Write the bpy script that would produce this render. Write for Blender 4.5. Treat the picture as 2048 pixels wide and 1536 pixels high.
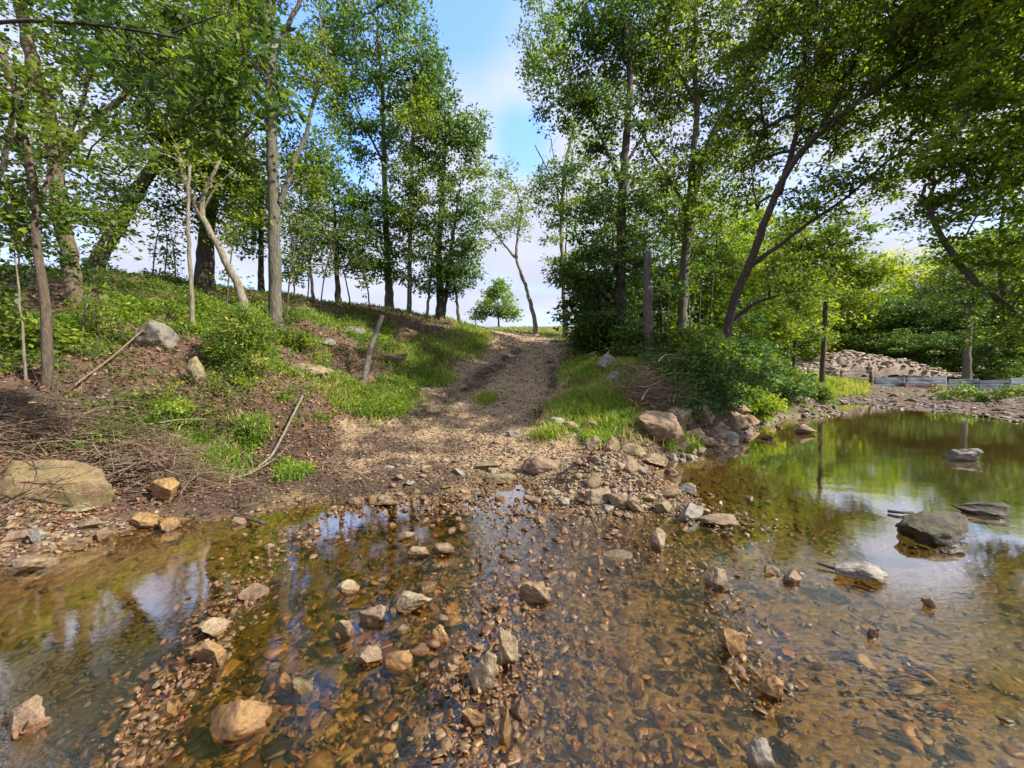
import bpy, math, random
import numpy as np
from mathutils import Vector, Matrix
R = math.radians
for o in list(bpy.data.objects): bpy.data.objects.remove(o)
S = bpy.context.scene
COL = S.collection
rng = np.random.default_rng(7)
random.seed(7)

# ------------------------------------------------------------------ camera
F = 790.0; CX, CY = 1024.0, 768.0          # the photograph's pixels
CAMZ = 1.5; PITCH = R(-2.4)
cam_d = bpy.data.cameras.new('camera'); cam = bpy.data.objects.new('camera', cam_d); COL.objects.link(cam)
cam_d.sensor_fit = 'HORIZONTAL'; cam_d.sensor_width = 36; cam_d.lens = F/2048*36
cam_d.clip_start = 0.05; cam_d.clip_end = 2000
cam.location = (0, 0, CAMZ); cam.rotation_euler = (R(90)+PITCH, 0, 0)
S.camera = cam
# ------------------------------------------------------------------ light
SUN_AZ, SUN_EL = R(104), R(42)              # azimuth clockwise from the view direction (+Y)
sd = Vector((math.sin(SUN_AZ)*math.cos(SUN_EL), math.cos(SUN_AZ)*math.cos(SUN_EL), math.sin(SUN_EL)))
sun_d = bpy.data.lights.new('sun', 'SUN'); sun = bpy.data.objects.new('sun', sun_d); COL.objects.link(sun)
sun_d.energy = 3.9; sun_d.angle = R(0.6); sun_d.color = (1, .93, .82)
sun.rotation_euler = sd.to_track_quat('Z', 'Y').to_euler(); sun.location = sd*60
S.view_settings.view_transform = 'Standard'; S.view_settings.look = 'None'
S.view_settings.exposure = 1.38; S.view_settings.gamma = 1; S.view_settings.use_curve_mapping = False
W = bpy.data.worlds.new('World'); S.world = W; W.use_nodes = True
nt = W.node_tree; N = nt.nodes; L = nt.links; N.clear()
def nd(nodes, t, **kw):
    n = nodes.new(t)
    for k, v in kw.items(): setattr(n, k, v)
    return n
sky = nd(N, 'ShaderNodeTexSky'); sky.sky_type = 'NISHITA'; sky.sun_disc = False
sky.sun_elevation = SUN_EL; sky.sun_rotation = SUN_AZ
sky.air_density = 1.0; sky.dust_density = 1.5; sky.ozone_density = 2.0
tc = nd(N, 'ShaderNodeTexCoord')
sep = nd(N, 'ShaderNodeSeparateXYZ'); L.new(tc.outputs['Generated'], sep.inputs[0])
zz = nd(N, 'ShaderNodeMath', operation='ADD'); L.new(sep.outputs[2], zz.inputs[0]); zz.inputs[1].default_value = .25
zm = nd(N, 'ShaderNodeMath', operation='MAXIMUM'); L.new(zz.outputs[0], zm.inputs[0]); zm.inputs[1].default_value = .05
dv = nd(N, 'ShaderNodeVectorMath', operation='SCALE')
inv = nd(N, 'ShaderNodeMath', operation='DIVIDE'); inv.inputs[0].default_value = 1; L.new(zm.outputs[0], inv.inputs[1])
L.new(tc.outputs['Generated'], dv.inputs[0]); L.new(inv.outputs[0], dv.inputs['Scale'])
mp = nd(N, 'ShaderNodeMapping'); L.new(dv.outputs[0], mp.inputs[0]); mp.inputs['Location'].default_value = (1.6, .35, 0)
cn = nd(N, 'ShaderNodeTexNoise'); L.new(mp.outputs[0], cn.inputs['Vector'])
cn.inputs['Scale'].default_value = 1.7; cn.inputs['Detail'].default_value = 7; cn.inputs['Roughness'].default_value = .5; cn.inputs['Distortion'].default_value = .3
# thin the cloud towards the blue breaks of the photograph (directions on the sky)
acc = None
for (px, py, rad, amt) in [(900, 10, .16, .55), (690, 260, .17, .42), (1045, 300, .075, .4), (600, 60, .16, .35), (1220, 20, .14, .3), (1480, 260, .2, .2)]:
    d = Vector(((px-CX)/F, 1, (735-py)/F)).normalized()
    dd = nd(N, 'ShaderNodeVectorMath', operation='DISTANCE'); L.new(tc.outputs['Generated'], dd.inputs[0]); dd.inputs[1].default_value = d
    mr = nd(N, 'ShaderNodeMapRange', interpolation_type='SMOOTHSTEP'); L.new(dd.outputs['Value'], mr.inputs[0])
    mr.inputs[1].default_value = 0; mr.inputs[2].default_value = rad*1.5; mr.inputs[3].default_value = amt; mr.inputs[4].default_value = 0
    if acc is None: acc = mr.outputs[0]
    else:
        a = nd(N, 'ShaderNodeMath', operation='ADD'); L.new(acc, a.inputs[0]); L.new(mr.outputs[0], a.inputs[1]); acc = a.outputs[0]
sb = nd(N, 'ShaderNodeMath', operation='SUBTRACT'); L.new(cn.outputs['Fac'], sb.inputs[0]); L.new(acc, sb.inputs[1])
cr = nd(N, 'ShaderNodeMapRange', interpolation_type='SMOOTHSTEP'); L.new(sb.outputs[0], cr.inputs[0])
cr.inputs[1].default_value = .08; cr.inputs[2].default_value = .52; cr.inputs[3].default_value = .08; cr.inputs[4].default_value = 1
hz = nd(N, 'ShaderNodeMapRange'); L.new(sep.outputs[2], hz.inputs[0]); hz.inputs[1].default_value = .05; hz.inputs[2].default_value = .30; hz.inputs[3].default_value = .75; hz.inputs[4].default_value = 0
mxm = nd(N, 'ShaderNodeMath', operation='MAXIMUM'); L.new(cr.outputs[0], mxm.inputs[0]); L.new(hz.outputs[0], mxm.inputs[1])
cm = nd(N, 'ShaderNodeMixRGB'); L.new(mxm.outputs[0], cm.inputs[0]); 
skm = nd(N, 'ShaderNodeMixRGB', blend_type='MULTIPLY'); skm.inputs[0].default_value = 1; L.new(sky.outputs[0], skm.inputs[1]); skm.inputs[2].default_value = (1.35, 1.75, 2.5, 1); L.new(skm.outputs[0], cm.inputs[1])
cn2 = nd(N, 'ShaderNodeTexNoise'); L.new(mp.outputs[0], cn2.inputs['Vector']); cn2.inputs['Scale'].default_value = 2.6; cn2.inputs['Detail'].default_value = 4
cc = nd(N, 'ShaderNodeMixRGB'); L.new(cn2.outputs['Fac'], cc.inputs[0]); cc.inputs[1].default_value = (2.3, 2.5, 3.35, 1); cc.inputs[2].default_value = (3.9, 4.05, 4.7, 1)
L.new(cc.outputs[0], cm.inputs[2])
bg = nd(N, 'ShaderNodeBackground'); L.new(cm.outputs[0], bg.inputs[0]); bg.inputs[1].default_value = .10
wo = nd(N, 'ShaderNodeOutputWorld'); L.new(bg.outputs[0], wo.inputs[0])
S.cycles.max_bounces = 8; S.cycles.transparent_max_bounces = 12; S.cycles.caustics_reflective = False; S.cycles.caustics_refractive = False
S.cycles.sample_clamp_indirect = 6

# ------------------------------------------------------------------ helpers
cp, sp = math.cos(PITCH), math.sin(PITCH)
def ray(px, py):
    u = (px-CX)/F; v = (CY-py)/F
    return np.array([u, cp - v*sp, sp + v*cp])
def at(px, py, Y):
    r = ray(px, py); t = Y/r[1]
    return np.array([r[0]*t, Y, CAMZ + r[2]*t])
def on_z(px, py, z=0.0):
    r = ray(px, py); t = (z-CAMZ)/r[2]
    return np.array([r[0]*t, r[1]*t, z])
def _h(ix, iy, iz, seed):
    n = (ix.astype(np.int64)*374761393 + iy.astype(np.int64)*668265263 + iz.astype(np.int64)*2147483647 + seed*1274126177) & 0xffffffff
    n = ((n ^ (n >> 13))*1274126177) & 0xffffffff
    return ((n ^ (n >> 16)) & 0xffff)/65535.0
def vnoise(x, y, z=None, seed=0):
    x = np.asarray(x, float); y = np.asarray(y, float); z = np.zeros_like(x) if z is None else np.asarray(z, float)
    xi, yi, zi = np.floor(x), np.floor(y), np.floor(z); fx, fy, fz = x-xi, y-yi, z-zi
    fx = fx*fx*(3-2*fx); fy = fy*fy*(3-2*fy); fz = fz*fz*(3-2*fz)
    r = 0
    for a in (0, 1):
        for b in (0, 1):
            for c in (0, 1):
                r = r + _h(xi+a, yi+b, zi+c, seed)*(fx if a else 1-fx)*(fy if b else 1-fy)*(fz if c else 1-fz)
    return r*2-1
def fbm(x, y, z=None, oct=4, seed=0):
    s = 0; a = 1
    for i in range(oct):
        s = s + a*vnoise(x*2**i, y*2**i, None if z is None else z*2**i, seed+i); a *= .5
    return s
def sstep(a, b, x):
    t = np.clip((x-a)/(b-a), 0, 1); return t*t*(3-2*t)

def mk(name, verts, faces, mat, parent=None, loc=(0, 0, 0), attrs=None, smooth=True):
    """faces: list of (N,k) int arrays; verts in world space minus loc"""
    me = bpy.data.meshes.new(name)
    verts = np.asarray(verts, np.float32) - np.asarray(loc, np.float32)
    me.vertices.add(len(verts)); me.vertices.foreach_set('co', verts.ravel())
    faces = [np.asarray(f) for f in faces if len(f)]
    idx = np.concatenate([f.ravel() for f in faces]).astype(np.int32)
    tot = np.concatenate([np.full(len(f), f.shape[1]) for f in faces]).astype(np.int32)
    st = np.concatenate([[0], np.cumsum(tot)[:-1]]).astype(np.int32)
    me.loops.add(len(idx)); me.loops.foreach_set('vertex_index', idx)
    me.polygons.add(len(tot)); me.polygons.foreach_set('loop_start', st); me.polygons.foreach_set('loop_total', tot)
    if smooth: me.polygons.foreach_set('use_smooth', np.ones(len(tot), bool))
    me.update(calc_edges=True)
    for k, v in (attrs or {}).items():
        v = np.asarray(v, np.float32)
        if v.ndim == 1:
            a = me.attributes.new(k, 'FLOAT', 'POINT'); a.data.foreach_set('value', v)
        else:
            a = me.attributes.new(k, 'FLOAT_COLOR', 'POINT'); a.data.foreach_set('color', v.ravel())
    me.materials.append(mat)
    o = bpy.data.objects.new(name, me); COL.objects.link(o)
    if parent is not None: o.parent = parent
    else: o.location = loc
    return o
def tag(o, label=None, cat=None, group=None, kind=None):
    if label: o['label'] = label
    if cat: o['category'] = cat
    if group: o['group'] = group
    if kind: o['kind'] = kind
    return o
def empty(name, loc, label, cat, group=None):
    o = bpy.data.objects.new(name, None); COL.objects.link(o); o.location = tuple(float(v) for v in loc); o.empty_display_size = .2
    return tag(o, label, cat, group)

# ------------------------------------------------------------------ materials
def mat_base(name):
    m = bpy.data.materials.new(name); m.use_nodes = True; m.node_tree.nodes.clear()
    return m, m.node_tree.nodes, m.node_tree.links
def ramp(n, l, fac, stops):
    r = n.new('ShaderNodeValToRGB'); l.new(fac, r.inputs[0]); e = r.color_ramp.elements
    while len(e) < len(stops): e.new(.5)
    for i, (p, c) in enumerate(stops): e[i].position = p; e[i].color = (*c, 1)
    return r.outputs[0]
def noise(n, l, vec, scale, detail=4, rough=.55):
    t = n.new('ShaderNodeTexNoise'); t.inputs['Scale'].default_value = scale; t.inputs['Detail'].default_value = detail; t.inputs['Roughness'].default_value = rough
    if vec is not None: l.new(vec, t.inputs['Vector'])
    return t.outputs['Fac']
def mixc(n, l, fac, a, b, mode='MIX'):
    m = n.new('ShaderNodeMixRGB'); m.blend_type = mode
    for i, v in ((0, fac), (1, a), (2, b)):
        if hasattr(v, 'default_value') or hasattr(v, 'links'): l.new(v, m.inputs[i])
        elif i == 0: m.inputs[0].default_value = v
        else: m.inputs[i].default_value = (*v, 1)
    return m.outputs[0]
def mth(n, l, op, a, b=None, clamp=False):
    m = n.new('ShaderNodeMath'); m.operation = op; m.use_clamp = clamp
    for i, v in ((0, a), (1, b)):
        if v is None: continue
        if hasattr(v, 'links'): l.new(v, m.inputs[i])
        else: m.inputs[i].default_value = v
    return m.outputs[0]
def attr(n, name):
    a = n.new('ShaderNodeAttribute'); a.attribute_name = name; return a

def leaf_mat(name, stops, trans=.5, rough=.5, tcol=(1.4, 1.4, .5)):
    m, n, l = mat_base(name)
    a = attr(n, 'rnd')
    c = ramp(n, l, a.outputs['Fac'], stops)
    tcn = mixc(n, l, 1.0, c, tcol, 'MULTIPLY')
    d = n.new('ShaderNodeBsdfPrincipled'); l.new(c, d.inputs['Base Color']); d.inputs['Roughness'].default_value = rough
    d.inputs['Specular IOR Level'].default_value = .35
    t = n.new('ShaderNodeBsdfTranslucent'); l.new(tcn, t.inputs[0])
    mx = n.new('ShaderNodeMixShader'); mx.inputs[0].default_value = trans; l.new(d.outputs[0], mx.inputs[1]); l.new(t.outputs[0], mx.inputs[2])
    o = n.new('ShaderNodeOutputMaterial'); l.new(mx.outputs[0], o.inputs[0])
    return m
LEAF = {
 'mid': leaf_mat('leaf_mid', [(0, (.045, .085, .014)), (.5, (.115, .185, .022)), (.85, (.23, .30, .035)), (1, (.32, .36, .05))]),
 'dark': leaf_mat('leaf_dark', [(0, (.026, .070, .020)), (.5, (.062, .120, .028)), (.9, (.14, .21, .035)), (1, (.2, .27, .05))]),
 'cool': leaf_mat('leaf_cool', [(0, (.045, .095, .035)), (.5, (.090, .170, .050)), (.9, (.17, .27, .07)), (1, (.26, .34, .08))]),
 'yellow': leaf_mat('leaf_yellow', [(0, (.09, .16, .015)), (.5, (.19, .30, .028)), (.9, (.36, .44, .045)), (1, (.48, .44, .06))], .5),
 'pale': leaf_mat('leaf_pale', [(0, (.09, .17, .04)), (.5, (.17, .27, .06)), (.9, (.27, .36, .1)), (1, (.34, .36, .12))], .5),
 'grass': leaf_mat('leaf_grass', [(0, (.07, .13, .02)), (.5, (.15, .25, .03)), (.85, (.27, .36, .045)), (1, (.50, .44, .15))], .4),
 'litter': leaf_mat('leaf_litter', [(0, (.07, .035, .018)), (.4, (.17, .085, .04)), (.7, (.26, .14, .07)), (.92, (.34, .22, .12)), (1, (.26, .06, .035))], .12, .6, (1, .8, .6)),
}
def bark_mat(name, c0, c1, c2, moss=0.0, sc=1.0):
    m, n, l = mat_base(name)
    tcx = n.new('ShaderNodeTexCoord'); mpp = n.new('ShaderNodeMapping'); mpp.inputs['Scale'].default_value = (1, 1, .22); l.new(tcx.outputs['Object'], mpp.inputs[0])
    f1 = noise(n, l, mpp.outputs[0], 28*sc, 6, .65); f2 = noise(n, l, tcx.outputs['Object'], 3.2, 3)
    c = ramp(n, l, f1, [(.38, c0), (.5, c1), (.64, c2)])
    c = mixc(n, l, mth(n, l, 'MULTIPLY', f2, .7), c, c2)
    if moss:
        mf = ramp(n, l, noise(n, l, tcx.outputs['Object'], 4.5, 5), [(.5, (0, 0, 0)), (.62, (1, 1, 1))])
        c = mixc(n, l, mth(n, l, 'MULTIPLY', mf, moss), c, (.10, .13, .03))
    b = n.new('ShaderNodeBump'); b.inputs['Strength'].default_value = 1; b.inputs['Distance'].default_value = .05; l.new(f1, b.inputs['Height'])
    p = n.new('ShaderNodeBsdfPrincipled'); l.new(c, p.inputs['Base Color']); p.inputs['Roughness'].default_value = .9; l.new(b.outputs[0], p.inputs['Normal'])
    o = n.new('ShaderNodeOutputMaterial'); l.new(p.outputs[0], o.inputs[0]); return m
BARK = {
 'grey': bark_mat('bark_grey', (.028, .024, .018), (.085, .074, .055), (.18, .165, .125), .35),
 'moss': bark_mat('bark_moss', (.03, .02, .012), (.11, .075, .045), (.20, .15, .09), .6),
 'dark': bark_mat('bark_dark', (.018, .014, .010), (.05, .04, .03), (.11, .09, .07)),
 'pale': bark_mat('bark_pale', (.07, .055, .038), (.17, .14, .095), (.31, .275, .20), .35),
 'brown': bark_mat('bark_brown', (.028, .02, .013), (.08, .058, .038), (.16, .12, .08)),
 'twig': bark_mat('bark_twig', (.06, .035, .02), (.18, .115, .07), (.34, .24, .15)),
 'post': bark_mat('weathered_wood', (.02, .017, .013), (.075, .064, .05), (.155, .135, .11)),
}
def stone_mat(name, stops, use_attr=False, bump=.6, sc=1.0, moss=0.0):
    m, n, l = mat_base(name)
    tcx = n.new('ShaderNodeTexCoord'); geo = n.new('ShaderNodeNewGeometry'); oi = n.new('ShaderNodeObjectInfo')
    f1 = noise(n, l, geo.outputs['Position'], 9*sc, 8, .65); f2 = noise(n, l, geo.outputs['Position'], 45*sc, 6, .7)
    if use_attr: f = attr(n, 'rnd').outputs['Fac']
    else: f = oi.outputs['Random']
    base = ramp(n, l, f, stops)
    v = ramp(n, l, f1, [(.32, (.40, .35, .29)), (.48, (.85, .81, .76)), (.66, (1.15, 1.13, 1.08))])
    c = mixc(n, l, 1.0, base, v, 'MULTIPLY')
    v2 = ramp(n, l, f2, [(.36, (.45, .42, .37)), (.54, (1.08, 1.06, 1.03))])
    c = mixc(n, l, .7, c, v2, 'MULTIPLY')
    f3 = noise(n, l, geo.outputs['Position'], 170*sc, 5, .75)
    c = mixc(n, l, .75, c, ramp(n, l, f3, [(.38, (.55, .52, .48)), (.55, (1.1, 1.09, 1.07))]), 'MULTIPLY')
    if moss:
        sepn = n.new('ShaderNodeSeparateXYZ'); l.new(geo.outputs['Normal'], sepn.inputs[0])
        mm = mth(n, l, 'MULTIPLY', mth(n, l, 'GREATER_THAN', noise(n, l, geo.outputs['Position'], 7, 5), .5), moss)
        c = mixc(n, l, mm, c, (.07, .10, .02))
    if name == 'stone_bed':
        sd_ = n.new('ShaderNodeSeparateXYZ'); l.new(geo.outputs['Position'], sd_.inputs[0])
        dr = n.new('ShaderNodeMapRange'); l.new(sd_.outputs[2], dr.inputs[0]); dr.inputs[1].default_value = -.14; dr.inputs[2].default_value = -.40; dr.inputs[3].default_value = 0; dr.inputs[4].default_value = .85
        c = mixc(n, l, dr.outputs[0], c, (.045, .04, .016))          # light absorbed by deeper water, painted into the stone colour along with silt
    # wet and darker up to a finger's breadth above the water line
    sp_ = n.new('ShaderNodeSeparateXYZ'); l.new(geo.outputs['Position'], sp_.inputs[0])
    zz_ = mth(n, l, 'ADD', sp_.outputs[2], mth(n, l, 'MULTIPLY', f1, -.05))
    wr = n.new('ShaderNodeMapRange'); l.new(zz_, wr.inputs[0]); wr.inputs[1].default_value = -.008; wr.inputs[2].default_value = .038; wr.inputs[3].default_value = 1; wr.inputs[4].default_value = 0
    c = mixc(n, l, wr.outputs[0], c, mixc(n, l, 1.0, c, (.58, .46, .32), 'MULTIPLY'))
    b = n.new('ShaderNodeBump'); b.inputs['Strength'].default_value = bump; b.inputs['Distance'].default_value = .022
    l.new(mth(n, l, 'ADD', f1, mth(n, l, 'ADD', mth(n, l, 'MULTIPLY', f2, .55), mth(n, l, 'MULTIPLY', f3, .18))), b.inputs['Height'])
    p = n.new('ShaderNodeBsdfPrincipled'); l.new(c, p.inputs['Base Color']); l.new(b.outputs[0], p.inputs['Normal'])
    rr = n.new('ShaderNodeMapRange'); l.new(wr.outputs[0], rr.inputs[0]); rr.inputs[3].default_value = .85; rr.inputs[4].default_value = .35; l.new(rr.outputs[0], p.inputs['Roughness'])
    o = n.new('ShaderNodeOutputMaterial'); l.new(p.outputs[0], o.inputs[0]); return m
STONE = {
 'tan': stone_mat('stone_tan', [(0, (.22, .165, .105)), (.5, (.31, .25, .165)), (1, (.25, .175, .105))]),
 'ochre': stone_mat('stone_ochre', [(0, (.27, .17, .07)), (.5, (.34, .22, .09)), (1, (.22, .14, .07))]),
 'rust': stone_mat('stone_rust', [(0, (.22, .145, .095)), (1, (.29, .215, .15))]),
 'grey': stone_mat('stone_grey', [(0, (.21, .20, .175)), (1, (.30, .29, .265))]),
 'mossy': stone_mat('stone_mossy', [(0, (.28, .22, .13)), (1, (.33, .27, .17))], moss=.4),
 'bould': stone_mat('stone_boulder', [(0, (.21, .15, .08)), (1, (.24, .17, .09))], moss=.25),
 'dark': stone_mat('stone_dark', [(0, (.045, .038, .028)), (1, (.085, .07, .05))], moss=.3),
 'bar': stone_mat('stone_bar', [(0, (.12, .11, .10)), (.4, (.26, .25, .235)), (.7, (.42, .41, .39)), (1, (.27, .19, .13))], True, .4, 1.0),
 'heap': stone_mat('stone_heap', [(0, (.26, .21, .165)), (.4, (.40, .335, .265)), (.7, (.55, .50, .43)), (1, (.44, .33, .25))], True, .5, .6),
 'clod': stone_mat('clod_soil', [(0, (.05, .03, .018)), (.5, (.11, .066, .038)), (1, (.20, .125, .075))], True, .5, 2.0),
 'gravel': stone_mat('stone_gravel', [(0, (.15, .09, .05)), (.25, (.26, .18, .105)), (.5, (.38, .29, .18)), (.75, (.28, .235, .18)), (.9, (.25, .24, .23)), (1, (.44, .37, .27))], True, .3, 1.6),
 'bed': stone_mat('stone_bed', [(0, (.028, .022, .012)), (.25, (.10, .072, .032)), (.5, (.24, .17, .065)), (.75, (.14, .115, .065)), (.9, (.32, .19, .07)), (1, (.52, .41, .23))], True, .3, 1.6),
}

# ------------------------------------------------------------------ terrain
CP = []
def P(px, py, Y): CP.append(at(px, py, Y))
def Z0(px, py, z=0.0): CP.append(on_z(px, py, z))
def X(x, y, z): CP.append(np.array([x, y, z], float))
for a in [(0,1140),(110,1115),(215,1078),(330,1052),(470,1035),(560,1022),(650,1008),(760,1000),(880,998),(960,985),(1090,975),(1100,1015),(1200,1035),(1310,1030),(1385,995),(1330,962),(1320,930),(1400,908),(1460,882),(1510,862),(1570,835),(1640,815),(1690,808),(1800,818),(1920,826),(2048,846)]: Z0(*a)
for a in [(100,1085,.07),(40,1060,.1),(700,985,.04),(840,965,.07),(1150,985,.10),(1240,985,.10),(1290,1000,.06),(1800,800,.12),(1950,806,.12),(2048,820,.12),(1720,795,.1),(200,1045,.06),(1340,890,.12)]: Z0(*a)
for a in [(1000,940,5.6),(980,860,7.4),(960,800,9.2),(1000,750,12),(1030,710,15.5),(1040,680,19),(1020,666,22),(995,656,34),
          (1120,800,9.2),(1120,750,12),(1130,705,16),(1135,683,19),(700,832,7.6),(560,880,6),(860,765,11),(940,703,15),
          (945,657,17.5),(900,646,17),(830,634,16.5),(700,614,15.5),(620,600,15),(550,592,15),(650,690,10.5),(760,690,12),(850,690,13.5),(600,750,8.6),(470,700,8),(553,645,11),
          (290,690,7.2),(400,640,9),(400,575,12.5),(300,800,5.6),(150,850,4.8),(0,800,4.6),(0,700,6.0),(150,605,8),(0,590,8.5),(200,548,11),(0,540,12),
          (480,955,4.95),(250,900,4.6),(100,930,4.25),(-300,800,4),(-300,600,8),(300,560,12.2),(800,780,9.2),(640,925,5.6),(820,900,6.3),
          (1160,702,14),(1245,712,12),(1200,742,10),(1180,800,8),(1200,850,7),(1160,900,5.9),(1296,732,11),(1290,800,8),(1270,862,6.8),(1370,742,11.5),(1350,805,8.2),
          (1440,735,12),(1450,795,9.5),(1430,845,8),(1550,775,13.5),(1500,832,10.6),(1650,768,21),(1600,800,15),(1740,771,24),(1200,692,20),(1350,700,20),(1450,718,22),
          (1600,747,32),(1800,758,35),(2048,766,35),(1700,738,60),(2040,738,60),(1100,656,34),(1250,662,40),(1900,778,27),(2048,779,27)]: P(*a)
for a in [(-10,22,4.3),(-4,22,3.9),(-20,25,4.7),(-22,14,4.8),(-12,35,4.6),(-3,30,4.5),(-30,60,4),(0,60,4.4),(-40,20,5),(-40,0,3),
          (0,1.5,-.13),(0,2.4,-.06),(.2,3,-.05),(0,3.6,-.06),(-2.1,2.9,-.36),(-3,2.2,-.5),(-2.2,1.8,-.36),(-1.3,2.2,-.12),(-4.5,2,-.5),(-1,3.2,-.1),(2,3,-.14),(1.3,2,-.12),(3,4.4,-.22),(5,5,-.34),(8,8,-.32),(6,3,-.28),(12,6,-.25),(12,11,-.2),(9,11,-.25),
          (.8,1.1,-.1),(-1.2,1.2,-.1),(0,.4,-.06),(0,-1,.12),(0,-5,.8),(-8,.8,-.45),(-8,3.4,.05),(-8,4.6,.7),(-8,-3,.5),(8,-3,.4),(5,1,-.2),(10,0,-.2),(18,3,-.2),(24,8,.2),(26,14,.4),(27,2,.9),(14,-4,.5),(-20,1,-.2),(-20,5,.6),(-20,-5,.6),
          (0,-30,2),(-40,-30,3),(40,-30,2),(50,20,2.5),(60,60,4)]: X(*a)
for k in range(16):
    t = k*math.pi/8; X(160*math.cos(t), 160*math.sin(t), 4); X(420*math.cos(t), 420*math.sin(t), 4)
CP = np.array(CP)
def _phi(r2): return .5*r2*np.log(r2+1e-9)
_n = len(CP)
_A = np.zeros((_n+3, _n+3)); _d2 = ((CP[:, None, :2]-CP[None, :, :2])**2).sum(-1)
_A[:_n, :_n] = _phi(_d2) + np.eye(_n)*.02; _A[:_n, _n] = 1; _A[:_n, _n+1:] = CP[:, :2]; _A[_n:, :_n] = _A[:_n, _n:].T
_w = np.linalg.solve(_A, np.concatenate([CP[:, 2], [0, 0, 0]]))
def hbase(x, y):
    x = np.asarray(x, float); y = np.asarray(y, float); sh = x.shape; x = x.ravel(); y = y.ravel(); out = np.empty(len(x))
    for i in range(0, len(x), 20000):
        xs, ys = x[i:i+20000], y[i:i+20000]
        out[i:i+20000] = _phi((xs[:, None]-CP[:, 0])**2+(ys[:, None]-CP[:, 1])**2)@_w[:_n] + _w[_n] + _w[_n+1]*xs + _w[_n+2]*ys
    out += .24*np.exp(-((x-1.10)/.50)**2-((y-4.80)/.36)**2)
    return out.reshape(sh)
def polydist(x, y, pts):
    best = np.full(np.shape(x), 1e9)
    for (a, b) in zip(pts[:-1], pts[1:]):
        ax, ay = a[0], a[1]; dx, dy = b[0]-ax, b[1]-ay
        t = np.clip(((x-ax)*dx+(y-ay)*dy)/(dx*dx+dy*dy+1e-9), 0, 1)
        best = np.minimum(best, np.hypot(x-ax-t*dx, y-ay-t*dy))
    return best
PATH = [at(*a)[:2] for a in [(930,960,5.2),(900,890,6.5),(950,830,8.2),(990,780,10),(1015,740,12.5),(1045,705,15.5),(1050,680,19),(1020,668,22)]]
MUD = [at(*a)[:2] for a in [(560,930,5.4),(700,895,6.1),(800,862,7.2),(905,790,9.6),(960,755,11.6),(1010,722,14.4),(1035,700,16.5)]]
MUD2 = [at(*a)[:2] for a in [(1060,870,7.4),(1095,810,9.2),(1112,765,11.2),(1100,722,14)]]
def hfun(x, y):
    b = hbase(x, y); r = np.hypot(x, y)
    pd = polydist(x, y, PATH)
    rough = .35 + .65*sstep(1.2, 2.6, pd)
    dry = sstep(-.05, .35, b)
    h = b + fbm(x*.8, y*.8, seed=3)*.10*dry*rough*sstep(1, 4, r) + fbm(x*3.5, y*3.5, seed=9)*(.018+.035*dry*rough) + fbm(x*12, y*12, oct=3, seed=21)*(.007+.026*dry*rough)
    md = polydist(x, y, MUD[2:]); h = h - .07*np.exp(-(md/.22)**2) - .05*np.exp(-(polydist(x, y, MUD2)/.2)**2)
    return h
BARE = [(680,720,.8),(620,790,.7),(560,850,.6),(330,735,.6),(240,745,.5),(420,705,.6),(640,680,.7),(870,672,1.2),(350,780,.5),(920,700,.9),(700,760,.4),(540,770,.4),(600,720,.5),(160,790,.4),(480,830,.3)]
_bp = None
def bare(x, y):
    global _bp
    if _bp is None:
        _bp = []
        for px, py, rr in BARE:
            rr = rr*1.25
            r_ = ray(px, py); r_ = r_/r_[1]; ys = np.geomspace(2, 40, 400); hh = hbase(r_[0]*ys, ys); k = np.argmax(hh > CAMZ+r_[2]*ys); _bp.append((r_[0]*ys[k], ys[k], rr))
    o = np.zeros(np.shape(x))
    for (bx, by, rr) in _bp: o = np.maximum(o, np.exp(-((x-bx)**2+(y-by)**2)/rr**2))
    return np.clip(o*1.4+.25*fbm(x*2.5, y*2.5, seed=88), 0, 1)*(o > .15)
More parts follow.
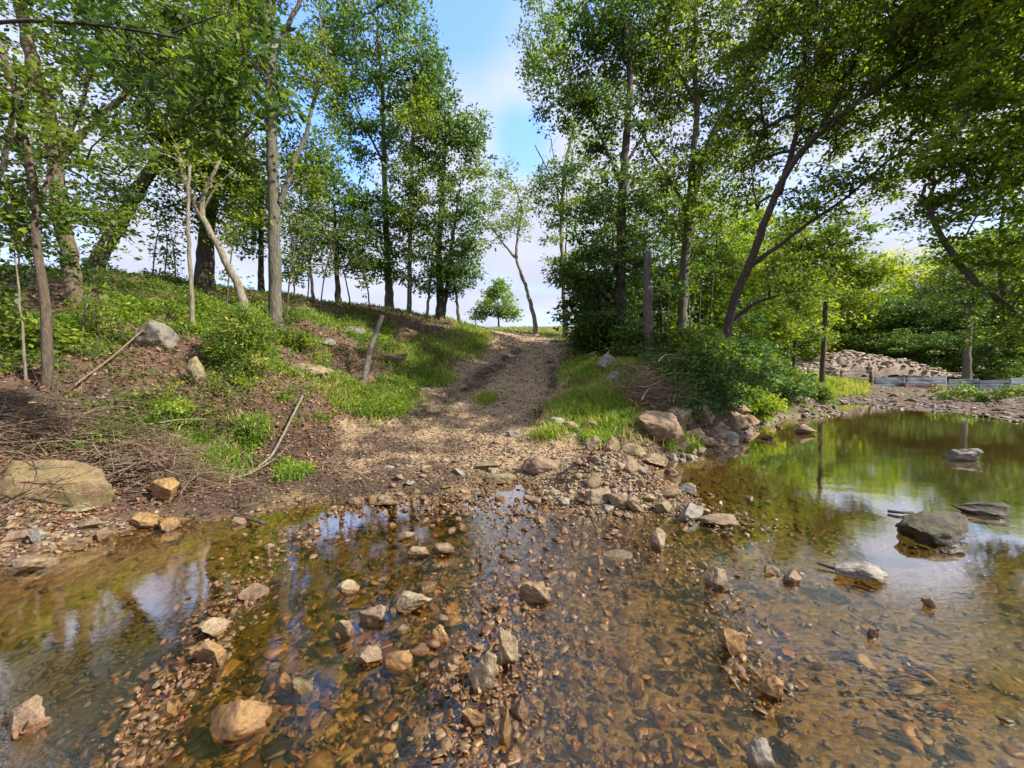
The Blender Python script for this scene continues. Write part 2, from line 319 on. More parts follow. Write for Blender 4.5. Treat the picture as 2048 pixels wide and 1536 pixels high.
def hmask(x, y):
    """path gravel, grass, mud, stream bed"""
    b = hbase(x, y); pd = polydist(x, y, PATH); md = polydist(x, y, MUD)
    n1 = fbm(x*.9, y*.9, seed=31); n2 = fbm(x*3, y*3, seed=37)
    w = 1.75 + .25*n1
    path = 1-sstep(w-.35, w+.45, pd + n2*.25)
    mud = np.exp(-(md/(.36+.1*n1))**2)*(.85+.6*n2)
    lowleft = (1-sstep(.9, 1.6, b))*(1-sstep(-1.0+.3*n1, .0+.3*n1, x))*sstep(3.5, 4.5, y)*(1-sstep(6.6, 7.6, y))
    mud = np.maximum(mud, np.exp(-(polydist(x, y, MUD2)/.2)**2)*(.7+.7*n2))
    mud = np.clip(np.maximum(mud, lowleft*(.85+.7*n2)), 0, 1)
    bed = 1-sstep(-.01, .06, b + n2*.03)
    gr = np.zeros_like(b)
    g_ = [(-1.9, 7.9, 1.1), (-3.0, 9.7, 1.2), (-1.6, 10.5, .9), (-2.6, 11.5, 1.0), (1.9, 8.6, 1.2), (2.1, 10.2, 1.0), (2.2, 7.2, .9), (2.6, 12, .9), (-.45, 9.4, .42), (-.3, 8.6, .3), (1.2, 6.3, .55), (-3.6, 5.9, .55), (-2.9, 5.2, .45),
          (-5.5, 12.6, 1.6), (-3.8, 13.5, 1.6), (-8, 11, 1.6), (4.5, 9.3, .9), (6.5, 11, 1.2), (8.2, 13, 1.3), (12, 18, 3), (17, 23, 4), (-4.6, 11, 1.0), (3.3, 6.9, .5), (-5, 5.6, .8), (-7.5, 6.6, 1.2)]
    for gx, gy, gr_ in g_: gr = np.maximum(gr, np.exp(-((x-gx)**2+(y-gy)**2)/gr_**2)*1.25)
    gr = gr*(1-.9*bare(x, y))
    far = sstep(19, 23, y)*sstep(.25, .6, b); top = sstep(3.5, 4.2, b)*.8
    gr = np.maximum(gr, np.maximum(far, top*.9))
    woods = sstep(3.2, 4.6, x)*sstep(1.1, 1.5, b)*(1-sstep(20, 24, y)); gr = gr*(1-.85*woods)
    gr = np.clip(gr + .40*n1 + .30*n2 - .38, 0, 1)*(1-bed)*(1-.85*path*(1-sstep(.2, .5, (np.exp(-((x+.45)**2+(y-9.2)**2)/.3)))))
    return path, gr, np.clip(mud*(1-bed), 0, 1), bed

th = np.concatenate([np.linspace(-62, 62, 560), np.linspace(62, 298, 110)[1:-1]])*math.pi/180
rr_ = np.concatenate([[.05], np.geomspace(.5, 60, 520), np.geomspace(60, 700, 40)[1:]])
TH, RR = np.meshgrid(th, rr_); gx_, gy_ = RR*np.sin(TH), RR*np.cos(TH)
gz_ = hfun(gx_, gy_)
nr, ntt = TH.shape
ii = np.arange(nr*ntt).reshape(nr, ntt); nx_ = np.roll(ii, -1, axis=1)
fq = np.stack([ii[:-1], nx_[:-1], nx_[1:], ii[1:]], -1).reshape(-1, 4)[:, ::-1]
mp_, mg_, mm_, mb_ = hmask(gx_.ravel(), gy_.ravel())
def ground_mat():
    m, n, l = mat_base('ground_soil')
    geo = n.new('ShaderNodeNewGeometry'); pos = geo.outputs['Position']
    a = attr(n, 'mask'); sc = n.new('ShaderNodeSeparateColor'); l.new(a.outputs['Color'], sc.inputs[0])
    mud = attr(n, 'mud').outputs['Fac']
    f0 = noise(n, l, pos, 1.3, 5); f1 = noise(n, l, pos, 9, 8, .7); f2 = noise(n, l, pos, 42, 6, .7)
    vo = n.new('ShaderNodeTexVoronoi'); vo.inputs['Scale'].default_value = 24; l.new(pos, vo.inputs['Vector'])
    vo2 = n.new('ShaderNodeTexVoronoi'); vo2.inputs['Scale'].default_value = 60; l.new(pos, vo2.inputs['Vector'])
    soil = ramp(n, l, f1, [(.28, (.035, .021, .014)), (.5, (.095, .058, .036)), (.72, (.21, .135, .085))])
    soil = mixc(n, l, mth(n, l, 'MULTIPLY', f0, .5), soil, (.13, .07, .042))
    vr = ramp(n, l, vo.outputs['Color'], [(0, (.17, .105, .055)), (.35, (.33, .22, .12)), (.65, (.46, .34, .20)), (1, (.54, .43, .29))])
    edge = ramp(n, l, vo.outputs['Distance'], [(.0, (1, 1, 1)), (.55, (.8, .76, .7)), (.9, (.3, .25, .2))])
    grav = mixc(n, l, 1, vr, edge, 'MULTIPLY')
    grav = mixc(n, l, ramp(n, l, f1, [(.42, (0, 0, 0)), (.62, (1, 1, 1))]), grav, (.38, .27, .155))
    grass = ramp(n, l, f1, [(.3, (.035, .055, .015)), (.6, (.08, .14, .022)), (.8, (.17, .17, .06))])
    bedc = ramp(n, l, f1, [(.3, (.06, .042, .018)), (.5, (.12, .082, .034)), (.72, (.24, .16, .065))])
    bedv = mixc(n, l, .6, bedc, ramp(n, l, vo.outputs['Color'], [(0, (.05, .032, .016)), (.5, (.14, .09, .042)), (1, (.24, .165, .085))]))
    c = mixc(n, l, sc.outputs[0], soil, grav)
    c = mixc(n, l, sc.outputs[1], c, grass)
    mudc = ramp(n, l, f2, [(.3, (.02, .013, .009)), (.7, (.075, .047, .03))])
    c = mixc(n, l, mth(n, l, 'MULTIPLY', mud, ramp(n, l, f1, [(.3, (.6,)*3), (.55, (1,)*3)])), c, mudc)
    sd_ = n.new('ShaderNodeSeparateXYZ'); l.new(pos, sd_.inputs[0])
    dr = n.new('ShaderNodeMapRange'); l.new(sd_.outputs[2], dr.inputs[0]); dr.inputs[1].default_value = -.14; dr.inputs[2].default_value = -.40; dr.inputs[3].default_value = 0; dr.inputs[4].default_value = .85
    bedv = mixc(n, l, dr.outputs[0], bedv, (.045, .04, .016))  # bed colour darkens with depth, painting in the water's absorption besides silt
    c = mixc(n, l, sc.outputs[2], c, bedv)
    c = mixc(n, l, .55, c, ramp(n, l, f2, [(.3, (.5, .47, .43)), (.6, (1.12, 1.1, 1.06))]), 'MULTIPLY')
    hsum = mth(n, l, 'ADD', mth(n, l, 'MULTIPLY', vo.outputs['Distance'], -.7), mth(n, l, 'ADD', f1, mth(n, l, 'MULTIPLY', f2, .5)))
    b = n.new('ShaderNodeBump'); b.inputs['Strength'].default_value = .8; b.inputs['Distance'].default_value = .03; l.new(hsum, b.inputs['Height'])
    p = n.new('ShaderNodeBsdfPrincipled'); l.new(c, p.inputs['Base Color']); l.new(b.outputs[0], p.inputs['Normal'])
    sz = n.new('ShaderNodeSeparateXYZ'); l.new(pos, sz.inputs[0])
    wr = n.new('ShaderNodeMapRange'); l.new(sz.outputs[2], wr.inputs[0]); wr.inputs[1].default_value = .0; wr.inputs[2].default_value = .09; wr.inputs[3].default_value = .3; wr.inputs[4].default_value = .9
    l.new(wr.outputs[0], p.inputs['Roughness'])
    o = n.new('ShaderNodeOutputMaterial'); l.new(p.outputs[0], o.inputs[0]); return m
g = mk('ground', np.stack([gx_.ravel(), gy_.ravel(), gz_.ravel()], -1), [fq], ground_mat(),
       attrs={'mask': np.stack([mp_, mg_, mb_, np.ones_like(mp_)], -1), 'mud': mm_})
tag(g, 'earth bank, rutted gravel track and brown streambed', kind='structure')

def ground_hit(px, py, lo=1.0, hi=60):
    r = ray(px, py); r = r/r[1]
    ys = np.geomspace(lo, hi, 600); z = CAMZ + r[2]*ys; hh = hbase(r[0]*ys, ys)
    k = np.argmax(hh > z) if (hh > z).any() else 599
    return np.array([r[0]*ys[k], ys[k], float(hfun(np.array([r[0]*ys[k]]), np.array([ys[k]]))[0])])
def hz_at(x, y): return float(hfun(np.array([float(x)]), np.array([float(y)]))[0])

# ------------------------------------------------------------------ water
def water():
    xs = np.concatenate([np.linspace(-40, -6, 30), np.linspace(-6, 10, 330)[1:], np.linspace(10, 40, 60)[1:]])
    ys = np.concatenate([np.linspace(-3, .6, 12), np.linspace(.6, 8, 220)[1:], np.linspace(8, 32, 90)[1:]])
    Xg, Yg = np.meshgrid(xs, ys)
    # riffle: stronger where the water spills over the stones
    rif = np.exp(-((Xg-.45-.12*(Yg-2))/(.62))**2)*sstep(.6, 1.2, Yg)*(1-sstep(3.6, 4.6, Yg))
    rif = np.maximum(rif, .8*np.exp(-(((Xg-1.6)/1.5)**2+((Yg-1.0)/.6)**2)))
    rif = np.maximum(rif, .7*np.exp(-(((Xg+1.9)/.8)**2+((Yg-1.1)/.5)**2)))
    rif = np.maximum(rif, .45*np.exp(-(((Xg-2.2)/.7)**2+((Yg-2.3)/.5)**2)))
    a = fbm(Xg*7+fbm(Xg*2, Yg*2, seed=5)*2, Yg*11, oct=3, seed=77)
    Zg = a*.004*rif + fbm(Xg*1.5, Yg*3, oct=2, seed=78)*.0005
    n_r, n_c = Xg.shape; q = np.arange(n_r*n_c).reshape(n_r, n_c)
    f = np.stack([q[:-1, :-1], q[:-1, 1:], q[1:, 1:], q[1:, :-1]], -1).reshape(-1, 4)
    m, n, l = mat_base('stream_water')
    geo = n.new('ShaderNodeNewGeometry'); mpp = n.new('ShaderNodeMapping'); l.new(geo.outputs['Position'], mpp.inputs[0]); mpp.inputs['Scale'].default_value = (1, 1.7, 1); mpp.inputs['Rotation'].default_value = (0, 0, .5)
    n1 = noise(n, l, mpp.outputs[0], 20, 4, .6); n2 = noise(n, l, mpp.outputs[0], 4.5, 2)
    rf = attr(n, 'riffle').outputs['Fac']
    hh = mth(n, l, 'ADD', mth(n, l, 'MULTIPLY', n1, mth(n, l, 'ADD', mth(n, l, 'MULTIPLY', rf, 1.5), .02)), mth(n, l, 'MULTIPLY', n2, .06))
    b = n.new('ShaderNodeBump'); b.inputs['Strength'].default_value = 1; b.inputs['Distance'].default_value = .011; l.new(hh, b.inputs['Height'])
    dt = n.new('ShaderNodeVectorMath'); dt.operation = 'DOT_PRODUCT'; l.new(b.outputs[0], dt.inputs[0]); l.new(geo.outputs['Incoming'], dt.inputs[1])
    cc_ = mth(n, l, 'SUBTRACT', 1.0, mth(n, l, 'ABSOLUTE', dt.outputs['Value']), True)
    frv = mth(n, l, 'ADD', mth(n, l, 'MULTIPLY', mth(n, l, 'POWER', cc_, 2.15), .92), .07, True)
    t = n.new('ShaderNodeBsdfTransparent'); t.inputs[0].default_value = (.94, .81, .48, 1)
    gl = n.new('ShaderNodeBsdfGlossy'); gl.inputs['Roughness'].default_value = .02; l.new(b.outputs[0], gl.inputs['Normal']); gl.inputs[0].default_value = (1, 1, 1, 1)
    mx = n.new('ShaderNodeMixShader'); l.new(frv, mx.inputs[0]); l.new(t.outputs[0], mx.inputs[1]); l.new(gl.outputs[0], mx.inputs[2])
    o = n.new('ShaderNodeOutputMaterial'); l.new(mx.outputs[0], o.inputs[0])
    w = mk('water', np.stack([Xg.ravel(), Yg.ravel(), Zg.ravel()], -1), [f], m, attrs={'riffle': rif.ravel()})
    tag(w, 'shallow clear creek water over brown stones', kind='structure')
water()

# ------------------------------------------------------------------ mesh pieces
def icos(sub):
    import bmesh
    bm = bmesh.new(); bmesh.ops.create_icosphere(bm, subdivisions=sub, radius=1)
    v = np.array([x.co[:] for x in bm.verts]); f = np.array([[x.index for x in p.verts] for p in bm.faces]); bm.free(); return v, f
ICO = {k: icos(k) for k in (1, 2, 3, 4, 5)}
def rockshape(sub, seed, planes=11, rough=.05, lo=.5, hi=.85):
    r = np.random.default_rng(seed); v, f = ICO[sub]; v = v.copy()
    for _ in range(planes):
        nrm = r.normal(size=3); nrm /= np.linalg.norm(nrm); d = r.uniform(lo, hi)
        v = v - np.maximum(v@nrm-d, 0)[:, None]*nrm
    if rough:
        s = 1 + rough*fbm(v[:, 0]*2.2+seed, v[:, 1]*2.2, v[:, 2]*2.2, 4, seed)
        v = v*s[:, None]
    return v, f
def eul(a, b, c): return np.array(Matrix.Rotation(c, 3, 'Z')@Matrix.Rotation(b, 3, 'Y')@Matrix.Rotation(a, 3, 'X'))
def frustums(P0, P1, r0, r1, k):
    d = P1-P0; ln = np.linalg.norm(d, axis=1, keepdims=True)+1e-9; d = d/ln
    ref = np.where(np.abs(d[:, 2:3]) > .9, np.array([[1., 0, 0]]), np.array([[0, 0, 1.]]))
    u = np.cross(d, ref); u /= np.linalg.norm(u, axis=1, keepdims=True)+1e-9; w = np.cross(d, u)
    an = np.arange(k)*2*math.pi/k; ca, sa = np.cos(an), np.sin(an)
    ring = u[:, None]*ca[None, :, None]+w[:, None]*sa[None, :, None]
    a = P0[:, None]+ring*r0[:, None, None]; b = (P1+d*r1[:, None]*.3)[:, None]+ring*r1[:, None, None]
    v = np.concatenate([a, b], 1).reshape(-1, 3)
    j = np.arange(k); jn = (j+1) % k
    q = np.stack([j, jn, jn+k, j+k], -1)
    f = (np.arange(len(P0))*2*k)[:, None, None]+q[None]
    return v, f.reshape(-1, 4)
def resample(pts, step, jit=0.0, r=None):
    pts = np.asarray(pts, float); seg = np.linalg.norm(np.diff(pts, axis=0), axis=1); cum = np.concatenate([[0], np.cumsum(seg)])
    n = max(3, int(cum[-1]/step)+1); s = np.linspace(0, cum[-1], n)
    # catmull-rom-ish smoothing by blending
    out = np.stack([np.interp(s, cum, pts[:, i]) for i in range(3)], 1)
    for _ in range(2): out[1:-1] = .5*out[1:-1]+.25*(out[:-2]+out[2:])
    if jit: out[1:-1] += (r or rng).normal(size=out[1:-1].shape)*jit
    return out, s/cum[-1]
def tube(pts, rad, k=12, bumpy=.06, seed=0):
    pts = np.asarray(pts); rad = np.asarray(rad); n = len(pts)
    t = np.gradient(pts, axis=0); t /= np.linalg.norm(t, axis=1, keepdims=True)+1e-9
    u = np.cross(t, [0.13, .97, .2]); u /= np.linalg.norm(u, axis=1, keepdims=True)+1e-9; w = np.cross(t, u)
    an = np.arange(k)*2*math.pi/k
    ring = u[:, None]*np.cos(an)[None, :, None]+w[:, None]*np.sin(an)[None, :, None]
    rr = rad[:, None]*(1+bumpy*vnoise(np.cos(an)[None]*2+seed, np.sin(an)[None]*2+np.zeros((n, 1)), np.cumsum(np.ones(n))[:, None]*.5+np.zeros((1, k)), seed))
    v = (pts[:, None]+ring*rr[..., None]).reshape(-1, 3)
    i = np.arange(n-1)[:, None]*k; j = np.arange(k)[None]; jn = (j+1) % k
    f = np.stack([i+j, i+jn, i+jn+k, i+j+k], -1).reshape(-1, 4)
    cap = np.arange((n-1)*k, n*k)[None]
    return v, f, cap
class MB:
    def __init__(s): s.v = []; s.f = {}; s.n = 0
    def add(s, v, *fs):
        for f in fs:
            f = np.asarray(f); s.f.setdefault(f.shape[1], []).append(f+s.n)
        s.v.append(v); s.n += len(v)
    def build(s, name, mat, parent=None, loc=(0, 0, 0), attrs=None, smooth=True):
        return mk(name, np.concatenate(s.v), [np.concatenate(x) for x in s.f.values()], mat, parent, loc, attrs, smooth)
def leaves(pos, size, r, asp=.55, up=1.0, rnd=None, along=None, six=False, droop=0.0):
    """folded leaf faces; returns verts, faces, rnd"""
    n = len(pos); nr = r.normal(size=(n, 3))*.75; nr[:, 2] += up*np.where(r.random(n) < .85, 1, -.2); nr /= np.linalg.norm(nr, axis=1, keepdims=True)
    d = r.normal(size=(n, 3)) if along is None else along+r.normal(size=(n, 3))*.45
    d[:, 2] -= droop
    d = d-(d*nr).sum(1, keepdims=True)*nr; d /= np.linalg.norm(d, axis=1, keepdims=True)+1e-9; s = np.cross(nr, d)
    L_ = (size*r.uniform(.45, 1.4, n))[:, None]; Wd = L_*asp*.5
    if six:
        a = pos; b = pos+d*L_*.3+s*Wd*.9-nr*L_*.03; c = pos+d*L_*.65+s*Wd*.8-nr*L_*.06; e = pos+d*L_-nr*L_*.14; g_ = pos+d*L_*.65-s*Wd*.8-nr*L_*.06; h = pos+d*L_*.3-s*Wd*.9-nr*L_*.03
        v = np.stack([a, b, c, e, g_, h], 1).reshape(-1, 3); f = np.arange(n*6).reshape(n, 6); k = 6
    else:
        v = np.stack([pos, pos+d*L_*.45+s*Wd, pos+d*L_-nr*L_*.1, pos+d*L_*.45-s*Wd], 1).reshape(-1, 3); f = np.arange(n*4).reshape(n, 4); k = 4
    rn = (r.random(n) if rnd is None else np.clip(rnd, 0, 1))
    return v, f, np.repeat(rn, k)

# ------------------------------------------------------------------ trees
NLEAF = 0
def tree(name, label, trunks, blobs, bark='grey', leaf='mid', nleaf=80, lsize=.10, crad=.42, cat='tree', group=None, seed=1,
         flat=.5, sides=12, asp=.55, twig=.007, maxr=.10, flare=1.5, bare=None, start=.25, six=False, droop=0.0, limb_parts=False, tone=0.0):
    """trunks: list of (points, r0, r1) world polylines, the first is the stem; blobs: (centre, radii, count)"""
    global NLEAF
    nleaf = nleaf*(.74 if cat in ('tree', 'branch') else .8); crad = crad*.9
    r = np.random.default_rng(seed)
    base = np.array(trunks[0][0][0], float).copy()
    root = empty(name, base, label, cat, group)
    mb = MB(); nodes = []; fixed_r = []
    for i, (pts, r0, r1) in enumerate(trunks):
        pts = np.array(pts, float)
        if i == 0: pts[0, 2] -= .15
        q, s = resample(pts, .22, .5*min(r0, .08)*.35, r)
        rad = r0+(r1-r0)*s**.9
        if i == 0:
            hgt = np.linalg.norm(q-q[0], axis=1); rad = rad*(1+(flare-1)*np.exp(-hgt/(r0*2.2+.05)))
        v, f, cap = tube(q, rad, sides if i == 0 else max(6, sides-3), .14, seed+i)
        mb.add(v, f, cap)
        for k in range(len(q)):
            if i > 0 or s[k] >= start: nodes.append(q[k]); fixed_r.append(rad[k])
    # clump points
    C = []; CR = []
    for (c, rd, cnt) in blobs:
        m = int(cnt); dirs = r.normal(size=(m, 3)); dirs /= np.linalg.norm(dirs, axis=1, keepdims=True)
        rad = r.random(m)**.45
        C.append(np.asarray(c)+dirs*rad[:, None]*np.asarray(rd))
    if C:
        C = np.concatenate(C)
        nfix = len(nodes); NP = np.array(nodes); par = [-1]*nfix; cap_ = 20000
        buf = np.zeros((cap_, 3)); buf[:nfix] = NP; n = nfix; flow = np.zeros(cap_)
        dmin = np.array([np.min(((NP-c)**2).sum(1)) for c in C]); order = np.argsort(dmin)
        ends = []; dirs_ = []
        for oi in order:
            c = C[oi]; dvec = buf[:n]-c; dist = np.sqrt((dvec**2).sum(1)) + .7*np.maximum(dvec[:, 2], 0)
            j = int(np.argmin(dist)); p0 = buf[j]; Ld = np.linalg.norm(c-p0)
            if Ld < .05: Ld = .05
            k = max(2, int(Ld/.35)+1); k = min(k, 14)
            ts = np.linspace(0, 1, k+1)[1:]
            bow = np.array([0, 0, 1.])*Ld*r.uniform(-.02, .16)+r.normal(size=3)*Ld*.05
            seq = p0+(c-p0)*ts[:, None]+bow*(np.sin(ts*math.pi))[:, None]+r.normal(size=(k, 3))*Ld*.018*np.sin(ts*math.pi)[:, None]
            if n+k >= cap_: break
            prev = j
            for q in seq: buf[n] = q; par.append(prev); prev = n; n += 1
            ends.append(c); dd = seq[-1]-(seq[-2] if k > 1 else p0); dirs_.append(dd/(np.linalg.norm(dd)+1e-9))
            # accumulate flow
            t = prev
            while t >= nfix: flow[t] += 1; t = par[t]
        par = np.array(par); idx = np.arange(nfix, n)
        rad = np.minimum(twig*np.maximum(flow[:n], 1)**.5, maxr)
        pr = par[idx]; rp = np.where(pr < nfix, np.minimum(rad[idx]*1.15, np.array(fixed_r+[0]*(n-nfix))[np.minimum(pr, n-1)]), rad[pr])
        rp = np.minimum(rp, rad[idx]*1.5)
        lb = mb
        for lo_, hi_, k in ((0, .012, 3), (.012, .03, 5), (.03, 9, 7)):
            s = (rad[idx] >= lo_) & (rad[idx] < hi_)
            if s.any(): lb.add(*frustums(buf[pr[s]], buf[idx[s]], rp[s], rad[idx[s]], k))
        ends = np.array(ends); dirs_ = np.array(dirs_)
        if nleaf:
            m = len(ends); cnt = r.poisson(nleaf*r.uniform(.55, 1.45, m)); ci = np.repeat(np.arange(m), cnt)
            off = r.normal(size=(len(ci), 3)); off /= np.linalg.norm(off, axis=1, keepdims=True)+1e-9
            off *= (r.random(len(ci))**.5)[:, None]
            cs = crad*r.uniform(.6, 1.35, m); off = off*cs[ci][:, None]; off[:, 2] *= flat
            # small twigs inside the clump
            pos = ends[ci]+off
            pos[:, 2] -= .12*np.hypot(off[:, 0], off[:, 1])
            ct = r.normal(size=m)*.22+.50+tone
            rn = ct[ci]+r.normal(size=len(ci))*.17
            v, f, rn = leaves(pos, lsize, r, asp, 1.0, rn, along=off/(cs[ci][:, None])+dirs_[ci]*.5, six=six, droop=droop)
            NLEAF += len(ci)
            mk('crown', v, [f], LEAF[leaf], root, base, {'rnd': rn}, smooth=False)
            # twiglets
            s = r.random(len(pos)) < .06
            if s.any():
                mb.add(*frustums(ends[ci][s], pos[s], np.full(s.sum(), .004), np.full(s.sum(), .002), 3))
    mb.build('trunk', BARK[bark], root, base)
    return root
def bl(lst):
    """(px, py, Y, rx, ry, count) in the photograph -> ellipsoids standing at distance Y"""
    out = []
    for (px, py, Y, rx, ry, c) in lst:
        ce = at(px, py, Y); a = rx*Y/F; b = ry*Y/F; out.append((ce, (a, (a+b)*.5*.8, b), c))
    return out
def tp(pts, Y, w0, w1, dY=0.0):
    """a stem through photograph points; widths in pixels; leans dY away over its length"""
    n = len(pts); q = []
    for i, (px, py) in enumerate(pts):
        q.append(at(px, py, Y+dY*i/(n-1)))
    return (q, w0*Y/F/2, w1*Y/F/2)

# ---- left bank
tree('tree', 'slim rough trunk rising from the lower left bank, nearest the brush pile',
     [tp([(97,805),(92,640),(72,430),(58,300),(22,150),(-20,40),(-60,-120)], 5.0, 17, 8), tp([(70,420),(110,330),(150,250),(190,120),(210,-60)], 5.0, 9, 5, .6)],
     bl([(60,230,4.8,150,130,28),(180,60,5.2,140,100,24),(40,430,5.0,90,80,11),(-150,100,5,150,200,20),(120,-120,5,220,90,36)]), 'brown', 'mid', 75, .075, .26, seed=11, tone=-.1)
tree('tree', 'thick mossy furrowed trunk standing left of the leaning trunk, top of left bank',
     [tp([(158,625),(140,520),(122,420),(112,330),(95,220),(65,120),(38,0),(10,-200)], 8.0, 28, 16), tp([(112,330),(170,260),(260,180),(330,60)], 8.0, 14, 6, .8)],
     bl([(120,330,8,130,110,34),(230,130,8.4,170,130,56),(40,160,8,120,150,30),(330,40,8.5,150,110,60),(100,-100,8,260,120,80),(210,430,8.6,90,60,24)]), 'moss', 'mid', 70, .095, .38, seed=12)
tree('tree', 'dark trunk leaning steeply to the right out of the left bank crest',
     [tp([(172,560),(205,500),(235,450),(300,340),(360,270),(430,190),(480,60)], 11, 26, 14)],
     bl([(330,280,11,120,90,60),(440,160,11,120,110,70),(250,400,11,80,50,22),(420,330,11,90,80,40)]), 'dark', 'mid', 75, .11, .5, seed=13)
tree('dead_tree', 'crooked bleached tree with a forked bare top leaning left over the bank',
     [tp([(497,652),(490,610),(462,540),(425,470),(395,420),(370,365),(352,290)], 8.8, 17, 7), tp([(405,440),(402,400),(425,355),(440,320)], 8.8, 11, 5), tp([(402,425),(430,370),(470,340)], 8.8, 5, 2)],
     bl([(390,330,8.8,100,70,34)]), 'pale', 'yellow', 16, .09, .3, seed=14, start=.6)
tree('dead_tree', 'thin pale bare stem standing left of the crooked bleached tree',
     [tp([(388,672),(382,600),(380,520),(374,420),(380,330)], 8.2, 9, 5)], bl([(380,330,8.2,50,60,6)]), 'pale', 'mid', 20, .08, .3, seed=15, start=.9)
tree('tree', 'dark broad trunk with flared foot behind the crooked bleached tree',
     [tp([(406,600),(410,520),(415,440),(432,320),(455,240),(480,140),(500,0),(510,-150)], 12.3, 30, 18), tp([(432,320),(500,260),(560,180)], 12.3, 12, 5)],
     bl([(430,300,12.3,130,100,75),(480,100,12.5,130,140,95),(380,200,12.3,110,120,60),(460,-80,12.3,220,110,90),(420,410,12,110,60,40)]), 'dark', 'mid', 70, .12, .52, seed=16, flare=1.7)
tree('tree', 'tall straight grey trunk, the biggest in the middle of the left bank',
     [tp([(553,655),(550,560),(548,400),(543,260),(540,150),(536,60),(530,-60),(528,-260)], 10.8, 24, 16), tp([(560,405),(590,320),(612,270),(632,190),(655,110),(640,40)], 10.8, 11, 4, .5), tp([(552,95),(575,60),(590,20),(618,-40)], 10.8, 11, 6)],
     bl([(470,60,10.6,110,110,60),(450,230,10.4,90,90,35),(545,-130,10.8,250,110,100),(640,150,11,45,110,26),(600,330,11.3,55,60,24),(500,420,10.8,50,50,14)]), 'grey', 'mid', 70, .10, .42, seed=17, flare=1.35)
# crest trees beyond the left bank
tree('tree', 'tall full tree with deep crown on the bank crest, left of the track gap',
     [tp([(779,620),(776,540),(770,420),(768,300),(765,180),(755,60)], 18, 15, 5), tp([(768,330),(720,230),(680,150)], 18, 6, 2), tp([(768,300),(820,210),(850,120)], 18, 6, 2)],
     bl([(760,90,18,120,110,120),(680,140,18,80,110,65),(840,150,18,70,90,60),(760,260,18,90,90,60),(770,420,17.6,75,70,55),(780,520,17.4,70,45,45),(700,260,18,60,60,24),(730,-60,18,120,60,60)]), 'grey', 'cool', 80, .15, .6, seed=18)
tree('tree', 'slender straight trunk just right of the tall full tree on the crest',
     [tp([(818,632),(820,500),(822,380),(826,260),(822,160)], 16.8, 10, 4)],
     bl([(830,300,16.8,60,100,45),(815,420,16.8,50,70,28),(860,230,17,50,70,28)]), 'grey', 'mid', 75, .14, .55, seed=19)
tree('tree', 'forked dark trunk with rounded crown reaching towards the track gap',
     [tp([(880,642),(880,580),(878,480),(885,380),(890,280)], 17.5, 16, 5), tp([(884,642),(892,590),(905,480),(920,380)], 17.5, 9, 4)],
     bl([(890,300,17.5,75,80,75),(940,280,17.5,50,70,40),(900,430,17.5,75,80,80),(880,540,17.2,80,50,60),(860,200,17.6,50,60,35),(935,520,17.2,40,60,24)]), 'dark', 'cool', 80, .14, .55, seed=20)
tree('tree', 'small thin tree standing last on the crest beside the track',
     [tp([(918,648),(914,600),(908,560),(902,500)], 17.4, 7, 3)], bl([(912,545,17.4,45,45,24)]), 'grey', 'cool', 75, .13, .5, seed=21)
tree('tree', 'thin pale leaning stem between the slender trunk and the forked dark trunk',
     [tp([(853,640),(856,600),(862,560),(866,480)], 17, 6, 3)], bl([(862,500,17,40,50,16)]), 'pale', 'mid', 70, .13, .5, seed=22)
tree('tree', 'bushy middle-sized tree on the crest between the big grey trunk and the tall full tree',
     [tp([(677,605),(673,540),(672,480),(668,400)], 16.2, 11, 4)],
     bl([(670,440,16.2,75,75,75),(640,370,16.4,60,50,35),(700,500,16,60,50,35),(620,500,16,50,50,22),(720,390,16.3,50,60,28)]), 'grey', 'cool', 80, .13, .55, seed=23)
tree('tree', 'short trunk with low dark crown just left of the biggest grey trunk',
     [tp([(522,590),(522,520),(522,440),(520,360)], 15.5, 12, 6)], bl([(515,400,15.5,60,70,45),(500,470,15.3,50,40,24),(470,350,15.5,70,60,35)]), 'dark', 'dark', 80, .13, .55, seed=24)
tree('tree', 'loose tree filling the gap right of the biggest grey trunk',
     [tp([(628,600),(620,540),(612,480),(600,400)], 14.5, 6, 3)], bl([(600,440,14.5,50,80,34),(610,330,14.6,60,60,30),(590,540,14.4,40,40,12),(650,300,15,50,60,24)]), 'grey', 'cool', 70, .12, .5, seed=25)
tree('tree', 'bent pale tree with thin crown standing where the track meets the sky',
     [tp([(1072,664),(1068,630),(1052,575),(1032,520),(1035,470),(1045,420),(1030,370)], 23, 9, 3), tp([(1030,515),(1000,480),(975,440)], 23, 5, 2)],
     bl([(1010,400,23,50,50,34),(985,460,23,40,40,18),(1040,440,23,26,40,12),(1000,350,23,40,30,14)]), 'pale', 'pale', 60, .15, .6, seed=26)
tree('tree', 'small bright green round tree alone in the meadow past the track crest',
     [tp([(998,657),(997,630),(995,590)], 33, 4, 2)], bl([(990,612,33,40,26,34),(1002,580,33,20,20,16),(962,632,33,22,12,10),(1020,628,33,22,12,10),(985,590,33,26,20,10)]), 'grey', 'pale', 70, .24, .7, seed=27, tone=-.05)
